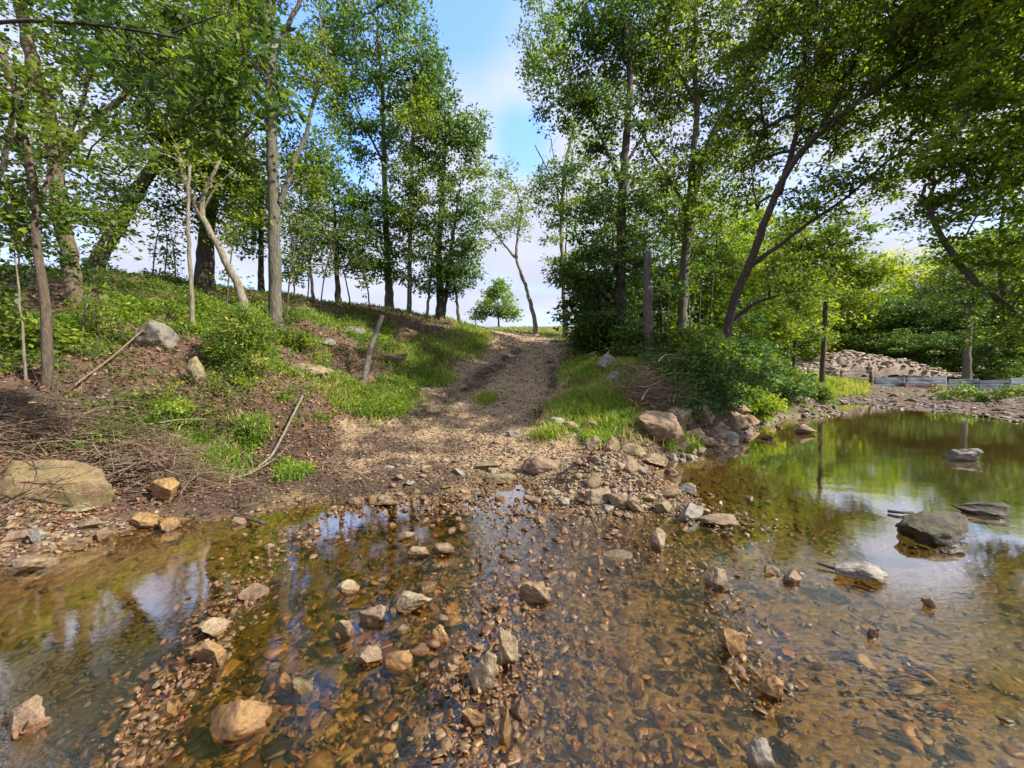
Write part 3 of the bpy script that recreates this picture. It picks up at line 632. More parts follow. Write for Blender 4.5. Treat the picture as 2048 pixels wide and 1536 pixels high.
for i, (px, py, Y, top, lean, lab) in enumerate([(302,600,11.8,470,8,'thin pale sapling at the left of the bare stems on the crest'),(352,590,12,480,-4,'thin sapling between two pale stems behind the dark broad trunk'),(328,585,12.4,500,4,'slim grey sapling on the left crest'),
        (50,765,5.0,470,-16,'mottled grey sapling at the far left of the bank'),(35,600,7.5,430,6,'thin leafy sapling behind the mottled grey one'),(590,610,13.5,420,-8,'wiry sapling right of the biggest grey trunk'),(615,608,13.7,400,12,'leaning wiry sapling with few leaves on the crest'),
        (640,612,13.6,470,20,'thin curved sapling under the bushy crest tree'),(700,600,15,480,-26,'thin bent sapling left of the tall full tree'),(452,640,9.2,470,10,'thin brown sapling beside the crooked bleached tree'),(160,690,6.6,480,34,'pale whip leaning right in front of the mossy trunk'),
        (572,640,11.4,440,18,'whippy sapling close against the biggest grey trunk'),(740,615,16,520,-12,'wispy pale sapling before the tall full tree')]):
    tree('sapling', lab, [tp([(px,py),(px+lean*.3,(py*2+top)/3),(px+lean*.8,(py+2*top)/3),(px+lean*1.6,top)], Y, max(3, 30/Y), 2)],
         bl([(px+lean*1.5,top,Y,26*10/Y+8,50,10),(px+lean,(top+py)/2,Y,20*10/Y,40,5)]), 'pale' if i in (0, 1, 3, 10) else 'brown', 'mid', 22, .07+.003*Y, .3, cat='sapling', seed=60+i, sides=7, start=.3, flare=1.1)
# ---- near branches hanging in from the left
tree('hanging_branch', 'dark leafy bough reaching in at the top from the left, nearest the camera',
     [tp([(-200,60),(0,38),(110,42),(220,50),(330,72),(430,88),(510,110),(560,180),(600,260)], 3.6, 9, 2), tp([(220,50),(270,110),(330,150)], 3.6, 5, 2), tp([(330,72),(400,40),(470,20)], 3.6, 5, 2), tp([(430,88),(450,180),(440,260)], 3.6, 4, 2)],
     bl([(300,150,3.6,110,70,30),(430,160,3.6,90,80,30),(350,30,3.7,130,40,22),(540,200,3.6,50,80,14),(400,260,3.7,90,50,18),(200,100,3.7,90,60,16),(520,60,3.6,50,50,10)]), 'dark', 'dark', 26, .085, .16, cat='branch', seed=31, start=0, six=True, asp=.36, droop=.5, flare=1.0, twig=.0025, sides=8)
tree('tree', 'dense thin-stemmed tree at the left edge, its leaves screening the sky',
     [tp([(-40,720),(-30,560),(-10,400),(10,300),(40,180)], 6.2, 14, 7)],
     bl([(20,400,6.2,100,90,22),(90,500,6.4,90,60,13),(-30,280,6.2,110,100,22),(170,430,6.8,80,60,12),(0,560,6.3,70,50,10),(220,330,7,80,60,14)]), 'brown', 'dark', 60, .085, .32, seed=32)
# ---- right side
tree('tree', 'tall leaning tree with dark sweeping limbs over the pool, its trunk bending right',
     [tp([(1440,745),(1455,650),(1470,590),(1500,535),(1520,470),(1545,400),(1580,330),(1640,262),(1720,200),(1820,130),(1960,50),(2100,-40)], 11, 18, 4, -3.5),
      tp([(1492,540),(1530,510),(1575,480),(1620,440),(1680,410),(1740,350),(1820,290)], 10.2, 9, 2.5, -1.5),
      tp([(1560,385),(1585,300),(1600,200),(1610,90),(1650,-60)], 9.7, 11, 5, -.8), tp([(1640,262),(1700,150),(1740,40),(1800,-80)], 9.0, 11, 5, -.8),
      tp([(1455,650),(1500,610),(1560,590)], 11, 11, 4, -.6)],
     bl([(1600,120,9.4,140,110,85),(1740,100,8.5,140,100,72),(1680,20,8.8,150,80,40),(1470,230,10,70,60,30),(1560,260,10,90,80,40),(1700,250,9,130,60,50),(1850,60,7.8,140,90,70),(1960,20,7.2,120,90,60),(1950,-120,7,200,110,70),(1750,-200,8,220,120,45),(1850,260,8.4,80,50,30),(1640,400,9.6,120,50,36),(1760,350,9,90,60,30),(1500,360,10.6,70,80,34),(1650,-60,9,260,80,80),(1580,560,10.3,90,40,26),(1900,170,7.8,110,60,36)]),
     'dark', 'mid', 76, .095, .40, seed=41, flat=.4, tone=-.06)
tree('tree', 'tall pale-barked tree forking into upright limbs, left of the big leaning tree',
     [tp([(1362,720),(1364,640),(1368,540),(1375,450),(1395,350),(1430,260),(1480,170),(1530,80),(1560,-60)], 13, 20, 9), tp([(1375,450),(1385,330),(1395,220),(1388,120),(1395,-40)], 13, 15, 7), tp([(1388,200),(1350,130),(1330,40)], 13, 7, 3), tp([(1378,430),(1340,360),(1300,300),(1260,220)], 13, 7, 3)],
     bl([(1400,90,13,110,110,85),(1290,140,13,70,60,36),(1560,30,12.5,90,70,40),(1330,200,13,80,80,50),(1470,150,13,80,100,55),(1440,300,13,80,80,50),(1380,420,12.8,80,70,50),(1300,60,13,100,80,60),(1400,-80,13,220,90,90),(1330,340,13,70,60,36)]), 'grey', 'mid', 78, .12, .5, seed=42, flat=.42)
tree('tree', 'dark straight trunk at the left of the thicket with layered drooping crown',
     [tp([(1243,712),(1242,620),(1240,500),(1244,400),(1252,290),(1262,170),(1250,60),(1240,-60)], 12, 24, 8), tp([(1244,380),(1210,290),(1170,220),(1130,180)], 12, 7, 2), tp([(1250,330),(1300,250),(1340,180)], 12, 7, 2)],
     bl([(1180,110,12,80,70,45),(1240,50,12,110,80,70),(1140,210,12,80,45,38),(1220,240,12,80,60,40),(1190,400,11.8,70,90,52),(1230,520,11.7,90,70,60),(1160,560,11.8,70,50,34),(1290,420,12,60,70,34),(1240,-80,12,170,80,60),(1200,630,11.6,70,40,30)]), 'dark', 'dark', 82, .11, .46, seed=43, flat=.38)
tree('tree', 'light loose-leaved tree along the right edge of the sky gap',
     [tp([(1132,668),(1126,560),(1122,430),(1130,330),(1150,240),(1135,120),(1120,0)], 19, 9, 4), tp([(1128,400),(1090,330),(1070,290)], 19, 4, 2)],
     bl([(1100,60,18,70,80,50),(1080,130,18,50,50,22),(1110,420,19,60,60,34),(1080,370,19,50,50,20),(1150,330,18.5,50,80,30),(1140,520,18,50,60,30),(1120,-50,18,100,60,34),(1180,250,18,50,60,24)]), 'pale', 'pale', 70, .14, .55, seed=44)
tree('dead_tree', 'slim leafless tree with wiry twigs against the sky right of the track',
     [tp([(1128,668),(1126,560),(1122,450),(1112,360),(1106,300)], 21, 5, 2), tp([(1128,560),(1135,440),(1132,340)], 21, 4, 2)],
     bl([(1106,300,21,40,45,26),(1132,360,21,24,50,12)]), 'pale', 'mid', 0, .1, .5, seed=45, twig=.008)
tree('tree_snag', 'broken-topped grey dead trunk standing upright at the thicket edge',
     [tp([(1297,735),(1296,660),(1295,580),(1294,505)], 10.5, 20, 15)], [], 'post', 'mid', cat='dead trunk', seed=46, flare=1.15)
tree('tree', 'slim dark tree on the meadow edge beside the pool, flat spreading crown',
     [tp([(1644,770),(1647,700),(1650,620),(1656,540),(1660,480)], 21, 10, 5)],
     bl([(1640,520,21,70,40,60),(1720,540,21,70,36,50),(1680,460,21,80,40,40),(1600,470,21,50,40,26)]), 'dark', 'mid', 80, .17, .7, seed=47, flat=.35)
tree('tree', 'slimmer dark tree left of the meadow-edge tree',
     [tp([(1586,758),(1590,690),(1594,620),(1600,540)], 20, 8, 4)], bl([(1590,580,20,60,40,45),(1560,640,20,50,30,26),(1610,660,20,40,26,14)]), 'dark', 'mid', 80, .16, .65, seed=48, flat=.4)
tree('tree', 'grey tree leaning in from the right edge with big yellow-green crown over the pool',
     [tp([(2150,720),(2080,670),(2010,610),(1960,570),(1920,535),(1880,470),(1850,400)], 7.5, 18, 8), tp([(2150,720),(2180,400),(2120,250),(2048,172),(1960,190),(1895,212)], 6.8, 18, 4), tp([(2120,250),(2060,100),(2000,0)], 6.8, 10, 5), tp([(2010,610),(2000,500),(2010,400)], 7.5, 10, 5)],
     bl([(1950,420,7.3,100,110,55),(2030,280,6.8,90,100,50),(2000,120,6.6,90,110,60),(2040,520,7.2,100,100,50),(2020,660,7.4,80,50,24),(1870,380,7.4,80,70,26),(2060,0,6.5,120,100,60),(2140,350,6.8,100,220,60),(1900,300,7,80,50,30),(2100,-200,6,220,140,80),(2300,100,6,200,250,90),(1960,200,6.6,60,40,20),(2250,500,6.5,150,150,60)]), 'grey', 'yellow', 75, .085, .30, seed=49, flat=.42, tone=-.14)
tree('tree', 'grey trunk standing behind the metal sheets at the right',
     [tp([(1934,765),(1934,700),(1938,640),(1930,560)], 29, 13, 8)], bl([(1930,600,29,90,60,60),(1960,520,29,90,50,50)]), 'grey', 'dark', 80, .22, .9, seed=50, flat=.4)
tree('tree', 'tall dark-stemmed tree behind the pool, its high crown above the gravel bar',
     [tp([(2150,772),(2130,650),(2090,520),(2020,380),(1950,240),(1900,100),(1890,-60)], 15, 13, 5, -1), tp([(1960,380),(1880,280),(1790,200)], 14.6, 8, 3, -.6)],
     bl([(1780,140,13.5,100,90,60),(1950,110,13.5,120,110,80),(2080,250,13.5,100,120,50),(1660,150,14,80,80,36),(1880,-80,13,240,100,90),(2150,0,13,150,160,60),(2060,420,14,90,70,30),(1870,30,13,120,70,40)]), 'dark', 'mid', 78, .13, .55, seed=51, flat=.42, tone=-.08)
# understory of the thicket
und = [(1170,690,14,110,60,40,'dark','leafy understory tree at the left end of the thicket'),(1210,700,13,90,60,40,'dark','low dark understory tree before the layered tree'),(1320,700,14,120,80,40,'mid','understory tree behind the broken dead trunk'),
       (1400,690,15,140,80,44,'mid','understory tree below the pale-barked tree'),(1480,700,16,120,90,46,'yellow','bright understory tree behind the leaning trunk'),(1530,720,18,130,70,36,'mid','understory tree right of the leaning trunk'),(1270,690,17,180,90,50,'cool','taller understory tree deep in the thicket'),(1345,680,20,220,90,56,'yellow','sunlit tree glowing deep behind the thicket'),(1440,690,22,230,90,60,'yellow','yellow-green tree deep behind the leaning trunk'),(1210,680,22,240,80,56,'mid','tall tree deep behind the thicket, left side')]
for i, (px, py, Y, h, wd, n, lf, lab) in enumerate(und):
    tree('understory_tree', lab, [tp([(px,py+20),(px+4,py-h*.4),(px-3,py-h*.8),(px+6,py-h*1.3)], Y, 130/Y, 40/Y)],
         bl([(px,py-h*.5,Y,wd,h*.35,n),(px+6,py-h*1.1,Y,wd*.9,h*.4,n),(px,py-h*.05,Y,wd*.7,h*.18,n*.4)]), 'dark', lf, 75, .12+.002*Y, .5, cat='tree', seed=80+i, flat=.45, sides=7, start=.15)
# bare thin stems inside the thicket
for i, (px, py, Y, top) in enumerate([(1200,715,12.5,560),(1265,722,11.6,600),(1325,735,11.8,590),(1340,740,12,570),(1405,740,12.4,560),(1385,735,13,520),(1175,700,14,570),(1510,745,13.6,600),(1420,735,13.8,470),(1225,716,12.8,540),(1480,745,13,620)]):
    tree('thicket_stem', 'thin dark stem among the shaded undergrowth of the thicket', [tp([(px,py+8),(px+random.uniform(-8,8),(py+top)/2),(px+random.uniform(-16,16),top)], Y, 5, 2)], bl([(px,top,Y,30,40,6)]), 'dark', 'dark', 40, .12, .4, cat='stem', group='thin stems in the thicket', seed=120+i, sides=6, flare=1.1)

# ---- far wood behind the rubble heap: a few kinds, copied
def far_tree(seed, leaf, h, w, n):
    r = np.random.default_rng(seed); b = np.zeros(3)
    return tree('woodland_tree', 'x', [([b, b+[.1, 0, h*.3], b+[0, .1, h*.6], b+[.2, 0, h*.85]], .22, .08)],
                [((0, 0, h*.62), (w, w, h*.36), n), ((r.uniform(-1, 1), 0, h*.30), (w*1.1, w, h*.22), n*.7), ((0, 0, h*.12), (w*.8, w*.8, h*.12), n*.3)], 'dark', leaf, 90, .32, 1.25, seed=seed, flat=.45, sides=7, start=.05, twig=.01, tone=.22 if leaf == 'yellow' else .08)
protos = [far_tree(201, 'yellow', 14, 4.6, 110), far_tree(202, 'mid', 13, 4.4, 110), far_tree(203, 'dark', 10, 4.6, 95), far_tree(204, 'yellow', 11, 4.4, 95)]
def copy_tree(root):
    c = root.copy(); COL.objects.link(c)
    for ch in root.children:
        k = ch.copy(); COL.objects.link(k); k.parent = c; k.matrix_parent_inverse = Matrix()
    return c
far = [(0,1560,46,1.0,'yellow-green wood tree at the left of the rubble heap'),(1,1500,42,1.0,'green wood tree left of the far yellow one'),(3,1630,50,1.0,'yellow-green wood tree behind the left end of the heap'),(0,1720,54,.95,'bright wood tree behind the crown of the heap'),(1,1680,47,.8,'green wood tree behind the heap top'),
       (2,1770,46,.8,'dark low wood tree behind the right slope of the heap'),(0,1800,56,.95,'tall yellow wood tree behind the right slope of the heap'),(2,1850,44,.85,'dark low wood tree behind the first metal sheet'),(3,1880,52,1.0,'yellow-green wood tree behind the metal sheets'),(2,1920,42,.85,'dark wood tree behind the middle metal sheets'),
       (0,1950,54,1.0,'tall bright wood tree behind the middle metal sheets'),(2,1985,42,.9,'dark spreading wood tree behind the right metal sheets'),(1,2030,48,1.05,'green wood tree at the right edge'),(2,2070,40,1.0,'dark wood tree at the right edge, lowest'),(1,1440,40,.9,'green wood tree seen through the thicket'),(0,2110,52,1.1,'bright wood tree beyond the right edge'),
       (2,1810,40,.6,'small dark wood tree at the foot of the heap'),(1,1585,38,.7,'green wood tree just left of the heap foot'),(2,2150,44,1,'dark wood tree outside the right edge'),(2,1700,45,.6,'small dark wood tree peeping over the heap'),(2,1885,38,.55,'small dark wood tree low behind the sheets'),(2,1960,37,.6,'small dark wood tree low by the grey trunk')]
used = set()
for (k, px, Y, s, lab) in far:
    t = protos[k] if k not in used else copy_tree(protos[k]); used.add(k)
    x = (px-CX)/F*Y; t.location = (x, Y, hz_at(x, Y)-.2); t.rotation_euler = (0, 0, random.uniform(0, 6.28)); t.scale = (s*random.uniform(.9, 1.15), s*random.uniform(.9, 1.15), s)
    t.scale = (t.scale[0]*1.15, t.scale[1]*1.15, t.scale[2]*1.3) if s > .7 else t.scale; t['label'] = lab; t['group'] = 'trees of the far wood'

# ------------------------------------------------------------------ stones
ROCKM = {}
def tmpl(sub, seed, mat, **kw):
    v, f = rockshape(sub, seed, **kw); me_o = mk('rock', v, [f], STONE[mat]); me = me_o.data; bpy.data.objects.remove(me_o); return me
def hero(px, py, wpx, hpx, mat, label, Y=None, z=None, seed=1, depth=None, rot=0.0, tilt=0.0, name='rock', group=None, planes=10, rough=.10, sink=.25, sub=5, z0=None):
    """a stone whose visible base is at (px, py) and that shows wpx by hpx in the photograph"""
    if z0 is not None: b = on_z(px, py, z0)
    elif Y is not None: b = at(px, py, Y)
    else:
        b = ground_hit(px, py)
        if b[2] < 0: b = on_z(px, py, 0)
    Yb = b[1]; k_ = 1.22 if (1270 < px < 1500 and 825 < py < 900) else 1.12; wpx *= k_; hpx *= k_; w = wpx*Yb/F; h = hpx*Yb/F*.95
    # seen from above a stone's picture height is part top, part side
    el = math.atan2(CAMZ-b[2], Yb); hh = max(h*.5, (h - w*.36*math.sin(max(el, 0)))/max(math.cos(el), .3)); hh = min(hh, h*1.2)
    d = depth or w*.6
    v, f = rockshape(sub, seed, planes, rough, .38, .74)
    ext = (v.max(0)-v.min(0))/2; v = v-(v.max(0)+v.min(0))/2; v = v/ext
    # fine chips
    v = v*(1+.05*fbm(v[:, 0]*1.6+3, v[:, 1]*1.6, v[:, 2]*1.6, 2, seed+8)+.045*fbm(v[:, 0]*5, v[:, 1]*5, v[:, 2]*5, 5, seed+5))[:, None]
    hs = hh*(1+sink)
    v = v@eul(tilt, tilt*.5, 0).T*np.array([w/2, d/2, hs/2]); v = v@eul(0, 0, rot).T
    loc = np.array([b[0], b[1]+d*.30, b[2]+hh-hs/2])
    o = mk(name, v+loc, [f], STONE[mat], None, loc)
    return tag(o, label, 'boulder' if wpx*Yb/F > .45 else 'rock', group)
hero(62,1035,240,132,'bould','big flat-topped mossy boulder under the twigs at the left edge',Y=3.7,seed=3,depth=.55,name='boulder',planes=9)
hero(322,1003,52,52,'ochre','squarish yellow block stone at the end of the brush pile',seed=5,planes=7,sink=.15)
hero(292,702,78,48,'grey','white lichened boulder high on the left bank',seed=7,name='boulder')
hero(388,775,36,62,'mossy','upright mossy stone in the left bank weeds',seed=8)
hero(452,760,30,30,'tan','small tan stone right of the upright mossy stone on the bank',seed=118)
hero(650,693,30,14,'grey','pale flat stone in red soil right of the biggest grey trunk',seed=9)
hero(705,668,40,16,'grey','flat pale stone in the grass left of the leaning log',seed=119)
hero(785,730,46,24,'rust','flat brown stone right of the leaning log',seed=120)
hero(735,775,26,24,'rust','brown stone beside the foot of the leaning log',seed=121)
hero(610,750,90,24,'tan','long pale ledge stone on the bank left of the log',seed=122,planes=8)
hero(800,680,60,26,'tan','weathered ledge stone on the bank under the crest trees',seed=123)
hero(1318,890,76,62,'rust','large tilted pinkish slab boulder at the water corner',seed=10,name='boulder',tilt=.5,planes=8,sink=.2)
hero(1362,850,56,42,'rust','pinkish wedge boulder right of the large tilted slab',seed=12,name='boulder',tilt=-.4)
hero(1412,838,42,38,'tan','grey and pink boulder behind the wedge boulder',seed=13,name='boulder',tilt=.3)
hero(1474,832,48,22,'rust','rounded reddish boulder against the green bank',seed=14)
hero(1345,893,44,42,'tan','rough tan stone leaning on the large tilted slab',seed=15)
hero(1480,858,46,32,'tan','tan stone under the rounded reddish boulder',seed=16)
hero(1396,882,40,26,'tan','tan stone on the shore below the wedge boulder',seed=17)
hero(1440,870,34,24,'tan','small tan shore stone right of the wedge boulder',seed=124)
hero(1455,885,50,26,'grey','dark-footed stone at the water under the reddish boulder',seed=18)
hero(1425,900,34,22,'tan','blocky stone half in the water at the pool corner',seed=130)
hero(1365,905,36,24,'tan','blocky stone between the large tilted slab and the water',seed=131,planes=7)
hero(1505,850,34,22,'tan','tan stone between the reddish boulder and the bright shrub',seed=132)
hero(1540,835,30,18,'tan','pale stone at the foot of the bright green shrub',seed=19)
hero(1185,905,30,30,'tan','pale stone at the upper left of the rubble mound',seed=20)
hero(1222,912,34,34,'mossy','round greenish stone behind the rubble mound',seed=21)
hero(1270,915,44,28,'tan','tan slab right of the round greenish stone',seed=22,planes=7)
hero(1305,930,44,24,'tan','flat slab running into the pool corner',seed=23,planes=7)
hero(1262,958,34,34,'rust','brown split stone with bright edge on the right of the mound',seed=24,planes=7,tilt=.3)
hero(1085,948,76,34,'rust','smooth brown half-buried stone left of the mound',seed=25,rough=.1)
hero(1000,968,58,22,'mossy','flat greenish stone on the track foot',seed=26,planes=7)
hero(972,942,60,20,'mossy','flat greenish stone above the first flat one',seed=27,planes=7)
hero(1198,1012,50,34,'tan','rounded stone at the mound foot by the water',seed=28)
hero(1235,1018,40,34,'tan','yellowish faceted stone at the mound foot',seed=29,planes=8)
hero(1268,1022,34,32,'tan','upright tan stone, right end of the mound foot',seed=30)
hero(1300,1012,36,26,'mossy','dark mossy stone at the right end of the mound',seed=31,z0=0)
hero(1330,1028,36,26,'mossy','wet mossy stone off the right end of the mound',seed=125,z0=0)
hero(1378,992,32,26,'grey','pale stone standing in the pool right of the mound',seed=32,z0=0)
hero(1386,1040,54,32,'grey','pale grey block in the water beyond the mound',seed=33,z0=0)
hero(1444,1050,72,22,'tan','low tan stone right of the pale grey block',seed=34,z0=0)
hero(1318,1102,32,44,'tan','tan stone with white cap in the right shallows',seed=35,z0=0)
hero(1895,1085,150,66,'dark','big dark mossy boulder standing in the pool',seed=236,z0=0,name='boulder',rot=.2,rough=.16,planes=11,depth=.30,tilt=.08)
hero(1912,1108,44,16,'dark','small dark stone in front of the mossy pool boulder',seed=37,z0=0)
hero(1985,1032,100,34,'dark','long low stone in the pool at the right edge',seed=38,z0=0)
hero(1940,922,56,26,'grey','low pale stone far out in the pool at the right',seed=39,z0=0)
hero(1615,868,36,20,'rust','brown rounded stone in the pool under the tree reflections',seed=40,z0=0)
hero(1534,882,26,10,'dark','small dark stone in the pool left of the brown one',seed=41,z0=0)
hero(1436,1178,40,40,'tan','pointed tan stone with dark foot in the shallows',seed=42,z0=0,planes=8)
hero(1545,1150,30,20,'tan','pale tan stone beside the round reddish cobble',seed=43,z0=0)
hero(1586,1166,34,24,'rust','round reddish cobble in the sky reflection',seed=44,z0=0,planes=5)
hero(1734,1165,88,40,'grey','smooth grey flat stone in the bright reflection',seed=45,z0=0,planes=6)
hero(1862,1214,26,20,'rust','small brown stone right of the smooth grey one',seed=46,z0=0)
hero(1752,1275,30,24,'rust','small pinkish stone in the rippled reflection',seed=47,z0=0)
hero(1470,1310,46,50,'ochre','yellow-brown elongated stone lying in the lower shallows',seed=48,z0=0)
hero(1545,1400,44,44,'ochre','yellowish stone with a straw on it, lower right',seed=49,z0=0)
hero(1525,1536,52,50,'grey','smooth grey stone cut by the bottom edge at the right',seed=50,z0=0,planes=5)
hero(1070,1205,62,40,'tan','rough pitted stone standing out of the riffle',seed=51,z0=0,rough=.16)
hero(1015,1335,42,66,'mossy','upright dark pitted stone in the middle of the creek',seed=52,z0=0,rough=.15)
hero(965,1385,60,70,'tan','pale knobbly stone beside the red leaves',seed=53,z0=0,rough=.16)
hero(735,1330,50,36,'tan','rough rounded stone left of the red leaves',seed=54,z0=0,rough=.14)
hero(825,1222,70,36,'tan','humped pale stone in the left shallows',seed=55,z0=0,rough=.14)
hero(885,1110,44,26,'tan','rounded tan stone, right one of the pair in the upper riffle',seed=56,z0=0)
hero(835,1112,44,22,'tan','rounded tan stone, left one of the pair in the upper riffle',seed=57,z0=0)
hero(692,1190,44,26,'tan','oblong pale stone in the left shallows',seed=58,z0=0)
hero(740,1245,52,36,'rust','pinkish stone above the yellow slabs',seed=59,z0=0)
hero(680,1275,40,36,'tan','pale stone at the edge of the blue reflection',seed=60,z0=0)
hero(500,1200,54,30,'rust','brown pointed stone among the drifted leaves',seed=61,z0=0,planes=8)
hero(412,1278,58,34,'tan','pale crusted stone on the left drift line',seed=62,z0=0,rough=.1)
hero(415,1330,56,46,'ochre','smooth yellow stone under the pale crusted one',seed=63,z0=0,planes=7)
hero(450,1480,130,70,'ochre','largest rounded ochre stone at the lower left',seed=64,z0=-.02,planes=7,name='boulder')
hero(30,1470,70,60,'rust','red-brown leaf-covered stone at the bottom left corner',seed=65,z0=0)
hero(790,1345,62,40,'ochre','yellow flat slab just under the water, left of the red leaves',seed=66,z0=-.03,planes=6)
hero(845,1315,44,26,'ochre','small yellow slab under the water',seed=67,z0=-.03,planes=6)
hero(880,1295,38,40,'ochre','square ochre slab under the water',seed=68,z0=-.03,planes=6)
hero(945,1455,48,36,'ochre','ochre stone in the bottom middle shallows',seed=69,z0=0)
hero(1010,1490,24,60,'ochre','narrow upright ochre shard at the bottom middle',seed=70,z0=0,planes=7)
hero(1040,1440,34,40,'rust','rusty block stone behind the narrow shard',seed=71,z0=0,planes=6)
hero(560,1385,50,30,'ochre','ochre stone under water left of centre',seed=72,z0=-.04)
hero(320,1440,44,30,'ochre','orange pebble stone at the lower left drift',seed=73,z0=0)
hero(600,1400,50,40,'mossy','olive stone under water left of centre',seed=74,z0=-.05)
hero(65,1090,34,32,'grey','blue-grey stone on the left gravel bar',seed=75)
hero(22,1090,52,28,'rust','flat rusty stone at the left edge of the gravel bar',seed=76)
hero(200,1085,28,24,'tan','round yellow-white cobble at the tip of the left gravel bar',seed=77,planes=5)
hero(50,1140,70,30,'tan','long pale stone at the water edge of the left gravel bar',seed=78)
hero(175,1062,42,24,'tan','tan stone behind the round cobble on the bar',seed=79)
hero(150,1028,60,22,'mossy','flat olive stone below the big mossy boulder',seed=80)
hero(275,1055,74,32,'ochre','long ochre stone in the left shore shallows',seed=81,z0=.0)
hero(325,1062,44,28,'ochre','ochre stone with light top next to the long one',seed=82,z0=.0)
hero(478,1048,36,18,'tan','tan stone at the left shore by the wet stick',seed=83,z0=0)
hero(710,1012,30,20,'rust','dark red-brown stone at the muddy shore',seed=84,z0=.0)
hero(810,1080,34,18,'rust','small pinkish pointed stone above the paired stones',seed=85,z0=0)
hero(770,1010,50,14,'tan','low tan stone on the muddy shore',seed=86,z0=.01)
hero(1215,745,42,40,'grey','pale boulder at the thicket edge beside the grass',seed=87,name='boulder')
hero(1190,722,26,16,'grey','pale stone behind the thicket-edge boulder',seed=88)
hero(1228,775,24,28,'grey','grey stone at the corner of the grass patch',seed=89)
hero(1148,686,15,12,'tan','small round pale stone where the grass meets the thicket',seed=90)
hero(1110,685,18,7,'grey','low grey stone at the top right of the track',seed=91)
hero(1140,870,30,18,'tan','pale stone at the grass edge by the track',seed=92)
hero(1115,860,34,16,'grey','flat grey stone right of the track foot',seed=93)
hero(1180,858,28,16,'tan','tan stone between the grass and the mound',seed=94)
hero(1025,875,26,12,'grey','flat grey stone on the track',seed=95)
hero(850,945,22,14,'mossy','small green-grey stone on the muddy shore',seed=126)
hero(1240,1120,54,20,'grey','slim grey stone just under the water in the right shallows',seed=127,z0=-.02,planes=7)

# loose stones of the shores and shallows: each a thing, a dozen shapes copied
zones = [('rubble mound at the pool corner','loose broken stone heaped on the rubble mound', 52, 'mound'), ('shallows of the riffle','stone breaking the surface of the middle riffle', 96, 'riffle'),
         ('foot of the track','loose stone at the wet foot of the gravel track', 30, 'foot'), ('right shore under the brush','shore stone along the pool edge under the green bank', 30, 'rshore'), ('left gravel bar','pebble-sized stone of the left gravel bar', 18, 'lbar'), ('far gravel bar','pale stone on the far gravel bar before the fence', 14, 'far')]
T = {m: [tmpl(3, 300+i*7+j*31, m, planes=10, rough=.07) for i in range(4)] for j, m in enumerate(('tan', 'rust', 'grey', 'ochre', 'mossy'))}
mixs = {'mound': ['tan', 'tan', 'grey', 'rust', 'tan'], 'riffle': ['tan', 'rust', 'ochre', 'tan'], 'foot': ['tan', 'tan', 'rust', 'grey'], 'rshore': ['tan', 'rust', 'tan', 'grey'], 'lbar': ['tan', 'ochre', 'rust'], 'far': ['grey', 'tan']}
for (gname, lab, cnt, kind) in zones:
    for i in range(cnt):
        u, v = rng.random(), rng.random(); s = rng.uniform(.6, 1.4)
        if kind == 'mound': px, py = 1215+rng.normal()*65, 975+rng.normal()*28; sz = .045*s*(1.7 if rng.random() < .2 else 1)
        elif kind == 'riffle':
            t = rng.random(); cx = np.interp(t, [0, .3, .6, 1], [1010, 1000, 990, 930]); px = cx+rng.normal()*(90+150*(1-t)); py = 1000+t*t*500; sz = .040*s*(.8+.5*(1-t))
        elif kind == 'foot': px, py = 930+rng.normal()*110, 960+rng.normal()*34; sz = .055*s
        elif kind == 'rshore': t = rng.random(); px = np.interp(t, [0, .4, .7, 1], [1330, 1420, 1520, 1690])+rng.normal()*12; py = np.interp(t, [0, .4, .7, 1], [935, 895, 852, 808])+rng.normal()*6; sz = .08*s
        elif kind == 'lbar': px, py = 90+rng.normal()*70, 1085+rng.normal()*18; sz = .035*s
        else: px, py = 1860+rng.normal()*100, 800+rng.normal()*9; sz = .16*s
        b = ground_hit(px, py, .8); 
        if kind == 'riffle' or b[2] < -.02: b = on_z(px, py, max(b[2], -.02))
        if kind == 'mound' : b[2] = max(b[2], 0)
        m = mixs[kind][rng.integers(len(mixs[kind]))]
        o = bpy.data.objects.new('rock', T[m][rng.integers(4)]); COL.objects.link(o)
        o.location = (b[0], b[1], b[2]+sz*.15); o.scale = (sz*rng.uniform(.9, 1.6), sz*rng.uniform(.8, 1.2), sz*rng.uniform(.55, .95)); o.rotation_euler = (rng.normal()*.35, rng.normal()*.35, rng.uniform(0, 6.28))
        tag(o, lab, 'stone', 'stones of the '+gname)

